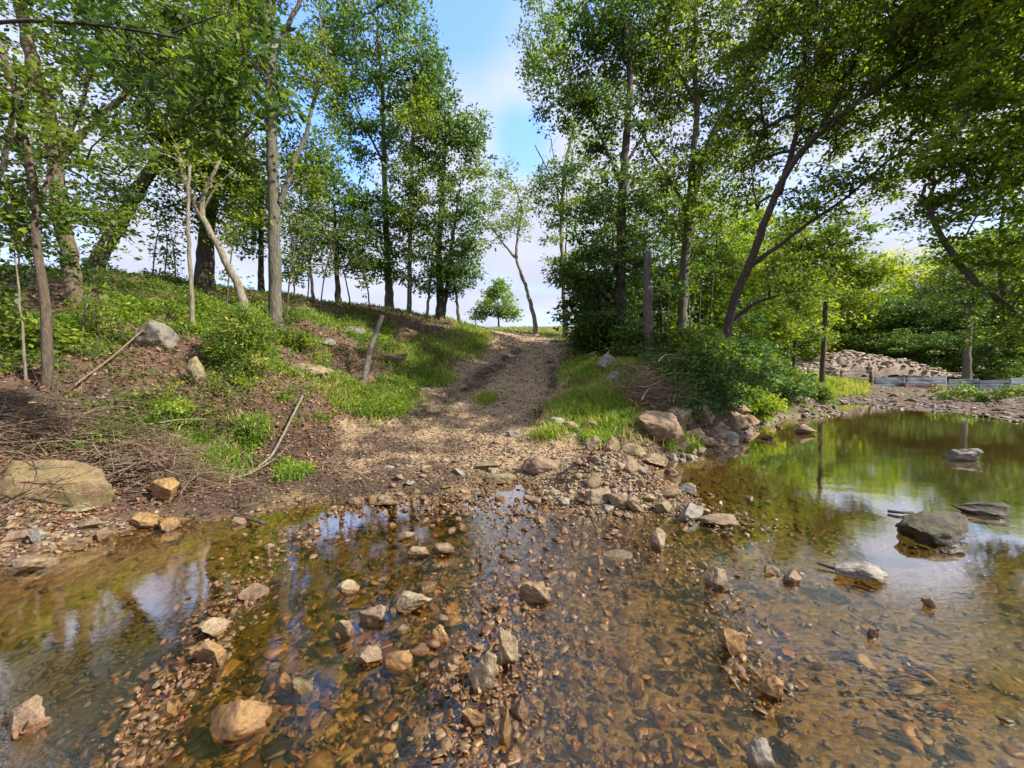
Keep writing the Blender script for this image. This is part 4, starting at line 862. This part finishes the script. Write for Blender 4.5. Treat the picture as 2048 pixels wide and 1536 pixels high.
def scatter(name, label, pts, sizes, mat, sub, seed, flat=(.35, .75), sink=.15, tones=None, smooth=False, ntm=10):
    r = np.random.default_rng(seed); n = len(pts); tm = []
    for i in range(ntm):
        v, f = rockshape(sub, seed*13+i, 9, .0, .22, .66); tm.append(v)
    tm = np.array(tm); f = ICO[sub][1]; nv = tm.shape[1]
    V = tm[r.integers(ntm, size=n)]*np.stack([r.uniform(.8, 1.5, n), r.uniform(.7, 1.1, n), r.uniform(flat[0], flat[1], n)], -1)[:, None]*sizes[:, None, None]
    a = r.uniform(0, 6.28, n); t = r.normal(size=n)*.35
    c, s = np.cos(t), np.sin(t); y, z = V[..., 1]*c[:, None]-V[..., 2]*s[:, None], V[..., 1]*s[:, None]+V[..., 2]*c[:, None]
    c, s = np.cos(a), np.sin(a); x2 = V[..., 0]*c[:, None]-y*s[:, None]; y2 = V[..., 0]*s[:, None]+y*c[:, None]
    V = np.stack([x2, y2, z], -1)+pts[:, None]
    V[..., 2] += (sizes*sink)[:, None]
    F_ = (np.arange(n)*nv)[:, None, None]+f[None]
    rn = np.repeat(r.random(n) if tones is None else tones, nv)
    o = mk(name, V.reshape(-1, 3), [F_.reshape(-1, 3)], mat, None, (0, 0, 0), {'rnd': rn}, smooth)
    return tag(o, label, None, None, 'stuff')
def pts_where(n, f, xr, yr=None, seed=0, geo=True, r0=1.0, r1=20, half=62):
    """random ground points with density even in the picture, kept with probability f(x, y)"""
    r = np.random.default_rng(seed); out = []; got = 0
    for _ in range(30):
        m = n*2; t = np.radians(r.uniform(-half, half, m)); rr = r0*(r1/r0)**(r.random(m)**xr); x, y = rr*np.sin(t), rr*np.cos(t)
        k = r.random(m) < f(x, y); out.append(np.stack([x[k], y[k]], 1)); got += k.sum()
        if got >= n: break
    p = np.concatenate(out)[:n]; return np.column_stack([p, hfun(p[:, 0], p[:, 1])])
bedf = lambda x, y: hmask(x, y)[3]*(1-.6*sstep(.6, 1.6, x))*(.25+.75*sstep(-.35, .25, fbm(x*1.6, y*1.6, seed=55)))
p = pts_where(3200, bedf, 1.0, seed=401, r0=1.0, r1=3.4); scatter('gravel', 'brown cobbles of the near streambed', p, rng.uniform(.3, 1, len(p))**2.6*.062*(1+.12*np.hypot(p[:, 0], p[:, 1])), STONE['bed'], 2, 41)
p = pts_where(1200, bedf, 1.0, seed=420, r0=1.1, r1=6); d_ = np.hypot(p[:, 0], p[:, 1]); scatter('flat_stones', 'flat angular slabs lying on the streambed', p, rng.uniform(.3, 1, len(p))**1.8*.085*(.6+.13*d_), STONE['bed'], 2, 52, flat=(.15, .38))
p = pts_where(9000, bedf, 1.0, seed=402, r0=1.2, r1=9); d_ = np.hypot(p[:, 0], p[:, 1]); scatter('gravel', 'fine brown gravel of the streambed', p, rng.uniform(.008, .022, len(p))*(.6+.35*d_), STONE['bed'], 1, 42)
p = pts_where(11000, lambda x, y: hmask(x, y)[0]*np.clip(1-1.1*hmask(x, y)[2], 0, 1)*(.25+.75*(fbm(x*2, y*2, seed=50) > -.25)), 1.0, seed=403, r0=4.6, r1=22, half=30); d_ = np.hypot(p[:, 0], p[:, 1])
scatter('gravel', 'tan gravel of the track', p, rng.uniform(.3, 1, len(p))**2*.026*(.55+.11*d_), STONE['gravel'], 1, 43)
def shoref(x, y):
    b = hbase(x, y); return ((b > -.05) & (b < .20))*np.where(x > -.6, 1, np.where((x < -2.9) & (y < 3.7), 1, .10))
p = pts_where(5200, shoref, 1.0, seed=404, r0=2.8, r1=16); d_ = np.hypot(p[:, 0], p[:, 1]); scatter('gravel', 'wet gravel along the shores', p, rng.uniform(.010, .03, len(p))*(.55+.13*d_), STONE['gravel'], 1, 44)
p = pts_where(9000, lambda x, y: hmask(x, y)[2]*(hbase(x, y) > .0), 1.0, seed=410, r0=3.8, r1=18, half=40); d_ = np.hypot(p[:, 0], p[:, 1]); scatter('soil_clods', 'dark churned clods of mud in the ruts and on the muddy bank', p, rng.uniform(.008, .026, len(p))*(.6+.10*d_), STONE['clod'], 1, 49)
mc = on_z(1215, 985, .05)
def moundf(x, y): return np.exp(-(((x-mc[0])/.62)**2+((y-mc[1]-.1)/.42)**2)*1.3)
p = pts_where(2200, moundf, 1.0, seed=405, r0=3.8, r1=6.5, half=30); scatter('gravel', 'small broken stone filling the rubble mound', p, rng.uniform(.012, .04, len(p)), STONE['gravel'], 2, 45)
p = pts_where(2600, lambda x, y: ((hbase(x, y) > -.03) & (hbase(x, y) < .35) & (x > 9) & (y > 10))*1.0, 1, seed=406, r0=15, r1=33, half=60); d_ = np.hypot(p[:, 0], p[:, 1]); scatter('gravel', 'pale stones of the far gravel bar', p, rng.uniform(.3, 1, len(p))**2*.14, STONE['bar'], 1, 46, flat=(.2, .5))
p = pts_where(16000, lambda x, y: (hbase(x, y) > .06)*(1-hmask(x, y)[1])*(x < 3.5)*(hmask(x, y)[0] < .7), 1, seed=411, r0=3.6, r1=18, half=60); d_ = np.hypot(p[:, 0], p[:, 1]); scatter('soil_clods', 'crumbly brown soil lumps on the bare bank', p, rng.uniform(.3, 1, len(p))**2*.034*(.5+.10*d_), STONE['clod'], 1, 50)
p = pts_where(2600, lambda x, y: (hbase(x, y) > .15)*(hmask(x, y)[1] < .5)*(x < 3), 1, seed=407, r0=4, r1=18, half=60); d_ = np.hypot(p[:, 0], p[:, 1]); scatter('gravel', 'loose stones and clods on the bare bank soil', p, rng.uniform(.010, .035, len(p))*(.5+.10*d_), STONE['gravel'], 1, 47)

# rubble heap beyond the fence
def heap():
    c = at(1682, 752, 38); n = 150
    xs = np.linspace(-9, 8.5, n); ys = np.linspace(-3.5, 3.5, 60); Xg, Yg = np.meshgrid(xs, ys)
    prof = np.interp(xs, [-9, -6, -3, 0, 2, 5, 7, 8.5], [0, 1.0, 1.75, 2.2, 2.0, 1.35, .5, 0])
    H = prof[None]*np.sqrt(np.clip(1-(Yg/3.5)**2, 0, 1))+fbm(Xg*1.2, Yg*1.2, seed=90)*.16+fbm(Xg*5, Yg*5, seed=91)*.07-.1
    q = np.arange(Xg.size).reshape(Xg.shape); f = np.stack([q[:-1, :-1], q[:-1, 1:], q[1:, 1:], q[1:, :-1]], -1).reshape(-1, 4)
    root = empty('rubble_heap', (c[0], c[1], hz_at(c[0], c[1])), 'long heap of reddish broken rock beyond the wire fence', 'rubble heap')
    z0 = root.location.z
    mk('heap_core', np.stack([Xg.ravel()+c[0], Yg.ravel()+c[1], H.ravel()+z0], -1), [f], STONE['heap'], root, tuple(root.location))
    m = 2600; k = rng.integers(0, Xg.size, m); pts = np.stack([Xg.ravel()[k]+c[0]+rng.normal(size=m)*.05, Yg.ravel()[k]+c[1]+rng.normal(size=m)*.05, H.ravel()[k]+z0], -1)
    o = scatter('broken_rock', None, pts-np.array(root.location), rng.uniform(.3, 1, m)**2*.42, STONE['heap'], 1, 48, flat=(.2, .5)); o.parent = root; o['kind'] = 'stuff'
heap()

# ------------------------------------------------------------------ fence, sheets
def box(mb, c, s, rz=0.0):
    v = np.array([[x, y, z] for x in (-.5, .5) for y in (-.5, .5) for z in (-.5, .5)])*np.array(s)
    v = v@eul(0, 0, rz).T+np.array(c); mb.add(v, np.array([[0, 1, 3, 2], [4, 6, 7, 5], [0, 4, 5, 1], [2, 3, 7, 6], [0, 2, 6, 4], [1, 5, 7, 3]]))
def flat_mat(name, c, rough=.6, metal=0.0, sc=6):
    m, n, l = mat_base(name); geo = n.new('ShaderNodeNewGeometry'); f = noise(n, l, geo.outputs['Position'], sc, 6)
    cc_ = ramp(n, l, f, [(.3, tuple(x*.6 for x in c)), (.7, tuple(min(1, x*1.25) for x in c))])
    p = n.new('ShaderNodeBsdfPrincipled'); l.new(cc_, p.inputs['Base Color']); p.inputs['Roughness'].default_value = rough; p.inputs['Metallic'].default_value = metal
    o = n.new('ShaderNodeOutputMaterial'); l.new(p.outputs[0], o.inputs[0]); return m
M_rust = flat_mat('rusty_steel', (.09, .05, .035), .7); M_galv = flat_mat('galvanised_sheet', (.11, .135, .16), .8, 0, 1.5); M_galv2 = flat_mat('bright_sheet', (.16, .19, .22), .8, 0, 1.5); M_brown = flat_mat('brown_sheet', (.10, .045, .035), .7)
FY = 24.5
fr_ = empty('wire_fence', at(1660, 770, FY), 'low rusty post and rail fence on the meadow before the rubble heap', 'fence')
posts = [1560, 1587, 1615, 1650, 1681, 1741]
for px in posts:
    b = at(px, 770, FY); z = hz_at(b[0], FY); mb = MB(); v, f, cap = tube(np.array([[b[0], FY, z-.2], [b[0]+.01, FY, z+.5], [b[0], FY, 1.5-(739-735)/F*FY]]), np.array([.055, .05, .05]) if px != 1741 else np.array([.11, .10, .10]), 8, 0); mb.add(v, f, cap)
    mb.build('post', M_rust, fr_, tuple(fr_.location))
for zz2 in (.55, .8, 1.05, 1.28):
    a, b = at(1545, 770, FY), at(1741, 770, FY); mb = MB(); n = 24; q = np.stack([np.linspace(a[0], b[0], n), np.full(n, FY-.06), zz2+rng.normal(size=n)*.012], -1)
    v, f, cap = tube(q, np.full(n, .020 if zz2 < 1.2 else .03), 5, 0); mb.add(v, f, cap); mb.build('rail', M_rust, fr_, tuple(fr_.location))
def sheet(px0, px1, y0, y1, Y, mat, label, seed):
    a, b = at(px0, y0, Y), at(px1, y1, Y); n = max(12, int((b[0]-a[0])/.035)); xs = np.linspace(a[0], b[0], n); zs = np.linspace(b[2], a[2], 6)
    Xg, Zg = np.meshgrid(xs, zs); Yg = Y+.016*np.sin(Zg/.076*2*math.pi)+.03*fbm(Xg*1.0, Zg*1.5, seed=seed)
    zs = np.linspace(b[2], a[2], 50); Xg, Zg = np.meshgrid(xs[::3], zs); Yg = Y+.004*np.sin(Zg/.19*2*math.pi)+.05*fbm(Xg*.8, Zg*1.2, seed=seed); Zg = Zg+.03*fbm(Xg*.7, Xg*0+seed, seed=seed)
    q = np.arange(Xg.size).reshape(Xg.shape); f = np.stack([q[:-1, :-1], q[:-1, 1:], q[1:, 1:], q[1:, :-1]], -1).reshape(-1, 4)
    loc = ((a[0]+b[0])/2, Y, b[2]); o = mk('metal_sheet', np.stack([Xg.ravel(), Yg.ravel(), Zg.ravel()], -1), [f], mat, None, loc)
    md = o.modifiers.new('s', 'SOLIDIFY'); md.thickness = .012
    return tag(o, label, 'metal sheet', 'corrugated sheets standing in a row behind the gravel bar')
sheet(1748, 1812, 754, 774, 26, M_galv, 'grey corrugated sheet next to the end post of the fence', 1)
sheet(1811, 1897, 753, 768, 25.9, M_galv2, 'bright corrugated sheet lying above the brown one', 2)
sheet(1809, 1876, 767, 781, 25.6, M_brown, 'dark red-brown sheet low under the bright one', 3)
sheet(1896, 1960, 758, 782, 25.8, M_galv, 'grey corrugated sheet right of the brown one', 4)
sheet(1958, 2024, 760, 784, 25.6, M_galv, 'darker grey corrugated sheet, second from the right edge', 5)
sheet(2022, 2110, 756, 784, 25.4, M_galv2, 'pale upright sheet at the right edge', 6)

# ------------------------------------------------------------------ log and sticks
def stick(name, label, pts, r0, r1, bark, cat, group=None, seed=0, k=8, branches=()):
    q, s = resample(pts, .06 if len(pts) > 2 else .1, 0.0); rad = r0+(r1-r0)*s
    mb = MB(); v, f, cap = tube(q, rad, k, .2, seed); mb.add(v, f, cap)
    for (bp, br0, br1) in branches:
        q2, s2 = resample(bp, .06); v, f, cap = tube(q2, br0+(br1-br0)*s2, 6, .1, seed); mb.add(v, f, cap)
    o = mb.build(name, BARK[bark], None, tuple(q[0])); return tag(o, label, cat, group)
a = ground_hit(724, 785); b = at(765, 632, a[1]+1.6)
stick('log', 'weathered split log leaning up the bank beside bright grass', [a-[0, 0, .1], a*.5+b*.5+[-.06, 0, .05], b], .075, .05, 'post', 'log', seed=5, k=12)
g1 = lambda px, py, dz=.02: ground_hit(px, py)+np.array([0, 0, dz])
stick('stick', 'long curved grey branch lying on the muddy bank down to the water', [g1(448,965,.03), g1(500,950,.04), g1(545,925,.06), g1(572,890,.10), g1(585,858,.12), g1(606,828,.16)], .014, .02, 'pale', 'stick', seed=6, branches=[([g1(500,950,.04), g1(545,937,.06), g1(590,905,.1)], .010, .004)])
stick('stick', 'thin pale stick lying through the weeds above the brush pile', [g1(300,885,.15), g1(360,872,.18), g1(420,862,.2)], .012, .006, 'pale', 'stick', seed=7)
stick('stick', 'long thin dead stem slanting from the brush up to the white boulder', [g1(150,808,.12), g1(220,750,.2), g1(290,702,.3)], .010, .012, 'twig', 'stick', seed=8)
stick('stick', 'dark wet stick at the left shore of the creek', [on_z(470,1030,.05), on_z(510,1040,.04), on_z(532,1047,.01)], .012, .016, 'dark', 'stick', seed=9)
stick('stick', 'dark floating twig left of the smooth grey stone', [on_z(1635,1125,.03), on_z(1660,1135,.02), on_z(1690,1145,.01)], .012, .01, 'dark', 'stick', seed=10)
stick('stick', 'short dark stick floating above the mossy pool boulder', [on_z(1775,1022,.02), on_z(1800,1026,.03), on_z(1825,1025,.02)], .016, .012, 'dark', 'stick', seed=11)
stick('stick', 'thin fallen pole near the thicket end of the track', [g1(1105,695,.1), g1(1145,688,.25), g1(1182,684,.35)], .03, .02, 'pale', 'stick', seed=12)
stick('stick', 'small pale stick on the grassy crest by the tall full tree', [g1(745,622,.1), g1(780,620,.25), g1(806,606,.4)], .02, .01, 'grey', 'stick', seed=13)

def brush(name, label, centre_pts, n, ln, seed, spread, hgt, bark='twig', r=(.002, .006), lift=0.0):
    """tangle of dead twigs; centre_pts: list of world ground points"""
    rg = np.random.default_rng(seed); mb = MB(); cpn = np.array(centre_pts)
    for i in range(n):
        c = cpn[rg.integers(len(cpn))]+rg.normal(size=3)*[spread, spread*.7, 0]; 
        if -5.4 < c[0] < -3.55 and c[1] < 4.22 and n > 200: c[1] = 4.22+abs(rg.normal())*.25
        c[2] = hz_at_fast(c[0], c[1])+abs(rg.normal())*hgt+lift
        a_ = rg.normal()*.5+(0 if rg.random() < .75 else 1.3); L_ = ln*rg.uniform(.4, 1.3)
        d = np.array([math.cos(a_), math.sin(a_)*.8, rg.normal()*.22])*L_; side = rg.normal(size=3)*L_*.12
        q = np.array([c-d*.5, c-d*.17+side, c+d*.17+side*.8, c+d*.5]); q[:, 2] = np.maximum(q[:, 2], c[2]-hgt*.5-.02)
        q, s = resample(q, L_/7); rr = r[0]+(r[1]*1.6-r[0])*rg.random()**2.5; v, f, cap = tube(q, rr*(1-.6*s), 4, 0); mb.add(v, f)
    o = mb.build(name, BARK[bark]); return tag(o, label, 'brush pile')
def hz_at_fast(x, y): return float(hbase(np.array([x]), np.array([y]))[0])
brush('brush_pile', 'tangle of dead brown twigs heaped over the mossy boulder on the left shore', [ground_hit(px, py) for px, py in [(20,900),(80,890),(140,885),(200,900),(260,915),(310,930),(350,950),(400,965),(250,950),(180,880),(60,870),(300,970),(240,985),(0,870)]], 1500, .75, 51, .20, .13)
brush('brush_pile', 'thin twigs hanging down over the left shore below the mossy boulder', [np.array(at(px, py, 3.7)) for px, py in [(20,1030),(60,1040),(0,1000),(120,1050)]], 45, .6, 52, .12, .12, lift=.1)
brush('brush_pile', 'grey-brown dead brush heaped behind the boulders at the pool corner', [ground_hit(px, py) for px, py in [(1290,800),(1275,790),(1320,800),(1350,800),(1370,760),(1300,825),(1330,750),(1280,770),(1390,790),(1310,815)]], 460, .9, 53, .26, .28, bark='twig', r=(.003, .009))
brush('brush_pile', 'sparse dry twigs strewn over the muddy left bank', [ground_hit(px, py) for px, py in [(520,930),(620,900),(560,850),(450,900),(680,700),(350,740),(250,760),(180,730),(600,650),(700,930)]], 170, .5, 54, .5, .02, r=(.002, .006))

# ------------------------------------------------------------------ grass, weeds, litter
def grass(name, label, pts, h, seed, tone, wid=.006, lean=.5, mat='grass'):
    r = np.random.default_rng(seed); n = len(pts); H = h*r.uniform(.45, 1.3, n); a = r.uniform(0, 6.28, n); ld = np.stack([np.cos(a), np.sin(a)], 1)*(H*lean*r.uniform(.2, 1.3, n))[:, None]
    a2 = r.uniform(0, 6.28, n); sd_ = np.stack([np.cos(a2), np.sin(a2), np.zeros(n)], 1); dist = np.hypot(pts[:, 0], pts[:, 1]); w = (wid*(.5+.11*dist))[:, None]
    b = pts-[0, 0, .02]; m = b+np.column_stack([ld*.35, H*.6]); t = b+np.column_stack([ld, H*.92])
    v = np.stack([b-sd_*w, b+sd_*w, m+sd_*w*.8, m-sd_*w*.8, t], 1).reshape(-1, 3); k = np.arange(n)[:, None]*5
    q = k+np.array([[0, 1, 2, 3]]); tr = k+np.array([[3, 2, 4]])
    rn = np.repeat(np.clip(tone+r.normal(size=n)*.24+.18*fbm(pts[:, 0]*1.5, pts[:, 1]*1.5, seed=66), 0, 1), 5)
    o = mk(name, v, [q, tr], LEAF[mat], None, (0, 0, 0), {'rnd': rn}, False); return tag(o, label, None, None, 'stuff')
gf = lambda x, y: sstep(.35, .8, hmask(x, y)[1])*sstep(.9, 1.6, polydist(x, y, PATH))
p = pts_where(40000, gf, .9, seed=501, r0=4.2, r1=24, half=58); grass('grass', 'green grass on the banks and track edges', p, .13, 61, .55)
def box_f(regs): 
    def f(x, y):
        o = np.zeros_like(x)
        for (cx, cy, rx, ry) in regs: o = np.maximum(o, np.exp(-(((x-cx)/rx)**2+((y-cy)/ry)**2)*1.5))
        return o
    return f
def reg(px, py, rx, ry=None):
    b = ground_hit(px, py); return (b[0], b[1], rx, ry or rx)
_pdt = lambda x, y: np.maximum(sstep(1.15, 1.7, polydist(x, y, PATH)), np.exp(-((x+.5)**2+(y-9.0)**2)/.35))
_bf = box_f([reg(760,800,1.0,.5), reg(860,760,.9,.6), reg(830,720,.8,.7), reg(900,700,.7,1.0), reg(1180,800,.75,1.1), reg(1170,740,.6,1.5), reg(1215,815,.5,.5), reg(1240,735,.8,.8), reg(970,795,.22,.6), reg(420,920,.35,.25), reg(440,945,.2,.15), reg(510,870,.2,.15), reg(720,820,.5,.3), reg(1090,880,.3,.22), reg(1330,880,.4,.3), reg(950,675,.8,2)])
p = pts_where(34000, lambda x, y: _bf(x, y)*_pdt(x, y), .9, seed=502, r0=3.8, r1=18, half=50)
grass('grass', 'long bright grass in the sunny patches beside the track', p, .20, 62, .72, lean=.8)
p = pts_where(26000, lambda x, y: ((y > 16) & (x > 7) & (hbase(x, y) > .15) & (hbase(x, y) < 1.6) & (x < .93*y-.5))*1.0, 1, seed=503, r0=17, r1=40, half=58); grass('grass', 'bright meadow grass behind the pool', p, .22, 63, .8)
p = pts_where(16000, lambda x, y: ((y > 16) & (x > -12) & (x < 6) & (hbase(x, y) > 2.6))*(hmask(x, y)[0] < .5), 1, seed=504, r0=16, r1=45, half=40); grass('grass', 'pale grass on the hill crest', p, .15, 64, .8)

def weeds(name, label, pts, hgt, seed, leaf='mid', lsz=.05, per=14, tone=.45, asp=.5):
    """little leafy stems growing from the soil"""
    r = np.random.default_rng(seed); n = len(pts); H = hgt*r.uniform(.4, 1.4, n); ci = np.repeat(np.arange(n), per); t = r.random(len(ci))
    off = r.normal(size=(len(ci), 3))*(hgt*.33); off[:, 2] = t*H[ci]
    dist = np.hypot(pts[:, 0], pts[:, 1]); pos = pts[ci]+off
    rn = tone+r.normal(size=n)[ci]*.15+r.normal(size=len(ci))*.12
    v, f, rn = leaves(pos, lsz*(.6+.07*dist[ci]), r, asp, 1.0, rn)
    o = mk(name, v, [f], LEAF[leaf], None, (0, 0, 0), {'rnd': rn}, False); return tag(o, label, None, None, 'stuff')
leftf = lambda x, y: (1-.92*bare(x, y))*(x < -2.2)*(hbase(x, y) > .45)*(y > 3.6)*sstep(-.15, .5, fbm(x*1.1, y*1.1, seed=71)+.25)
p = pts_where(2700, leftf, .9, seed=505, r0=4.4, r1=16, half=60); weeds('ground_cover', 'mixed leafy weeds over the left bank', p, .20, 71, 'mid', .05, 16, .36)
p = pts_where(2000, lambda x, y: leftf(x, y)*(fbm(x*.8+9, y*.8, seed=73) > .0), .9, seed=506, r0=4.4, r1=12, half=60); weeds('ground_cover', 'yellow-green sprouts over the left bank', p, .16, 72, 'yellow', .045, 14, .5)
rightf = lambda x, y: ((x > 3.2) & (x < 9.5))*sstep(.3, .6, hbase(x, y))*(hbase(x, y) < 2.6)*(y < 20)*sstep(2.6, 4.4, x)
p = pts_where(5200, rightf, .9, seed=507, r0=7.5, r1=20, half=58); weeds('ground_cover', 'dense green undergrowth on the right bank', p, .42, 73, 'cool', .06, 18, .45)
p = pts_where(2000, lambda x, y: sstep(.4, .9, hmask(x, y)[1])*(y < 14), .9, seed=508, r0=4, r1=14, half=50); weeds('ground_cover', 'clover and small herbs in the grass', p, .12, 74, 'yellow', .04, 10, .55)
litf = lambda x, y: (hbase(x, y) > .08)*(x < 4.5)*(hmask(x, y)[0] < .6)*(hmask(x, y)[1] < .75)
p = pts_where(34000, litf, .95, seed=509, r0=3.8, r1=17, half=60); r_ = np.random.default_rng(75); p[:, 2] += r_.uniform(.0, .03, len(p)); d_ = np.hypot(p[:, 0], p[:, 1])
v, f, rn = leaves(p, .045*(.6+.08*d_), r_, .6, 1.4, r_.random(len(p))); tag(mk('leaf_litter', v, [f], LEAF['litter'], None, (0, 0, 0), {'rnd': rn}, False), 'dry brown leaf litter on the bank soil', None, None, 'stuff')
# drifted leaves caught on the riffle stones
q = []
for (px, py, sx, sy, n) in [(895,1355,32,22,90),(450,1210,40,18,46),(330,1370,60,28,60),(480,1170,40,16,30),(990,1260,24,40,34),(1010,1170,22,18,20),(300,1400,30,24,24),(1480,1340,10,8,8),(700,1000,60,12,30),(960,1130,40,30,26),(560,1090,60,14,20),(30,1450,30,22,20)]:
    for i in range(n): q.append(on_z(px+rng.normal()*sx, py+rng.normal()*sy, rng.uniform(.0, .035)))
q = np.array(q); r_ = np.random.default_rng(76); rn0 = np.clip(.38+r_.normal(size=len(q))*.28+.5*(r_.random(len(q)) < .1), 0, 1)
v, f, rn = leaves(q, .033, r_, .7, .8, rn0*.8, six=True); tag(mk('leaf_litter', v, [f], LEAF['litter'], None, (0, 0, 0), {'rnd': rn}, False), 'wet red and brown leaves drifted against the riffle stones', None, None, 'stuff')

def on_lines(lines, n, seed, zlo, zhi):
    r = np.random.default_rng(seed); out = []
    for (pl, w0, w1, share) in lines:
        m = int(n*share); t = r.random(m)**.8; pl = np.array(pl, float); k = np.linspace(0, 1, len(pl)); cx = np.interp(t, k, pl[:, 0]); cy = np.interp(t, k, pl[:, 1]); w = w0+(w1-w0)*t
        for a, b, c in zip(cx, cy, w): out.append(on_z(a+r.normal()*c, b+r.normal()*c*.35, 0))
    out = np.array(out); out[:, 2] = r.uniform(zlo, zhi, len(out)); return out
LINES = [([(640,1010),(780,1015),(900,1005),(980,1020),(1100,1030)], 30, 40, .26), ([(1060,1020),(1020,1080),(1000,1150),(1000,1230),(1010,1330),(960,1400),(930,1536)], 60, 38, .34), ([(700,1040),(560,1090),(480,1180),(400,1290),(330,1400),(240,1536)], 40, 34, .22), ([(1100,1020),(1180,1060),(1300,1090),(1420,1160),(1480,1290),(1540,1420)], 34, 40, .12), ([(1340,1010),(1500,1060)], 50, 50, .06)]
p = on_lines(LINES, 4400, 801, -.03, .004); d_ = np.hypot(p[:, 0], p[:, 1]); scatter('gravel', 'small wet stones breaking the water along the riffle', p, rng.uniform(.25, 1, len(p))**2.0*.040*(.65+.14*d_), STONE['gravel'], 2, 81, flat=(.3, .7))
p = pts_where(1500, lambda x, y: hmask(x, y)[3]*(hbase(x, y) > -.2)*(x < 2.2)*(x > -2.6)*(.15+.85*(fbm(x*1.3+4, y*1.3, seed=56) > .05)), 1.0, seed=421, r0=1.2, r1=5.2)
p[:, 2] = np.random.default_rng(422).uniform(-.035, .0, len(p)); d_ = np.hypot(p[:, 0], p[:, 1])
scatter('gravel', 'wet angular rubble just breaking the shallow water', p, rng.uniform(.25, 1, len(p))**1.6*.042*(.6+.14*d_), STONE['gravel'], 2, 82, flat=(.3, .65))
p = on_lines(LINES, 2600, 802, -.004, .012); d_ = np.hypot(p[:, 0], p[:, 1]); r_ = np.random.default_rng(803)
v, f, rn = leaves(p, .03*(.6+.12*d_), r_, .5, 1.2, np.clip(.3+r_.normal(size=len(p))*.25, 0, 1)); tag(mk('drift_debris', v, [f], LEAF['litter'], None, (0, 0, 0), {'rnd': rn}, False), 'dark wet leaf scraps and bark crumbs along the riffle', None, None, 'stuff')
# dry stalks over the left bank
p = pts_where(1500, lambda x, y: (x < -1.5)*(hbase(x, y) > .35)*(hmask(x, y)[0] < .3)*1.0, .9, seed=804, r0=4.2, r1=15, half=60)
r_ = np.random.default_rng(805); P0, P1, ra = [], [], []
for q_ in p:
    h_ = r_.uniform(.12, .55); a_ = q_-[0, 0, .03]; m_ = a_+np.array([r_.normal()*.35*h_, r_.normal()*.35*h_, h_*.6]); e_ = m_+np.array([r_.normal()*.4*h_, r_.normal()*.4*h_, h_*r_.uniform(-.1, .45)])
    P0 += [a_, m_]; P1 += [m_, e_]; ra += [.004, .0025]
v, f = frustums(np.array(P0), np.array(P1), np.array(ra), np.array(ra)*.6, 3); tag(mk('dry_stalks', v, [f], BARK['twig']), 'thin dry weed stalks standing and leaning over the left bank', None, None, 'stuff')

def shrub(name, label, b, rad, n, nl, leaf, ls, crad, seed, tone=0.0, flat=.6, stems=5, bark='brown', asp=.5):
    r = np.random.default_rng(seed); b = np.asarray(b, float); tr = []
    for i in range(stems):
        e = b+np.array([r.normal()*rad[0]*.35, r.normal()*rad[1]*.35, rad[2]*1.3]); tr.append(([b+r.normal(size=3)*[.04, .04, 0], (b+e)/2+r.normal(size=3)*.05, e], .012+.01*rad[2], .004))
    tree(name, label, tr, [(b+[0, 0, rad[2]*.95], rad, n)], bark, leaf, nl, ls, crad, cat='shrub', seed=seed, flat=flat, sides=5, start=.1, flare=1, twig=.003, tone=tone, asp=asp)
shrub('shrub', 'feathery light green cedar bush in the middle of the left bank', ground_hit(485, 755), (.52, .48, .64), 150, 150, 'grass', .075, .20, 601, .0, .9, asp=.2)
shrub('shrub', 'small dense green bush at the lower left bank beside the mud', ground_hit(505, 885), (.28, .25, .20), 26, 110, 'grass', .045, .12, 602, -.1, .8, asp=.4)
shrub('shrub', 'light green weedy clump above the brush pile', ground_hit(345, 842), (.28, .2, .16), 18, 70, 'yellow', .05, .12, 603, .1)
shrub('shrub', 'pale flowering weed shrub beside the biggest grey trunk foot', ground_hit(590, 690), (.6, .5, .35), 34, 80, 'mid', .07, .22, 604)
shrub('shrub', 'big-leaved weed shrub at the far left of the bank', ground_hit(40, 720), (.7, .5, .5), 44, 60, 'mid', .09, .26, 605)
shrub('shrub', 'yellowish shrub below the mossy trunk on the bank', ground_hit(200, 680), (.55, .45, .3), 30, 60, 'yellow', .06, .2, 606, -.1)
shrub('shrub', 'bright green shrub at the waterline of the pool', ground_hit(1510, 842), (.60, .5, .50), 44, 110, 'yellow', .09, .24, 607, .05)
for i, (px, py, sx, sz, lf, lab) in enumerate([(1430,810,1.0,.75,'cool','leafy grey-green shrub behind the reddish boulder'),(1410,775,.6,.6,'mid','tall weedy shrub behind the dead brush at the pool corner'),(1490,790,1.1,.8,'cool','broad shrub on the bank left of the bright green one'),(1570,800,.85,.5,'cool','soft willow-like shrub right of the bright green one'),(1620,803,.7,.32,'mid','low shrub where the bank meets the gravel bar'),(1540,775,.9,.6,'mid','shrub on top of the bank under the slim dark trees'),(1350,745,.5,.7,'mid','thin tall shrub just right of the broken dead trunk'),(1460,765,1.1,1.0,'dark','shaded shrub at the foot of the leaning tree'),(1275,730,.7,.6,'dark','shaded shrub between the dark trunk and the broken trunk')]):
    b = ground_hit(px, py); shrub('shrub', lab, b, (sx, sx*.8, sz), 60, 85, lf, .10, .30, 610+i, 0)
for i, (px, py, lab) in enumerate([(1900,795,'leafy sprout growing on the gravel bar before the grey sheet'),(1975,800,'leafy sprout on the gravel bar, right of the first'),(2035,790,'leafy sprout on the gravel bar at the right edge')]):
    b = on_z(px, py+5, .1); shrub('shrub', lab, b, (.8, .5, .32), 18, 55, 'mid', .12, .3, 630+i)
print('LEAVES', NLEAF)
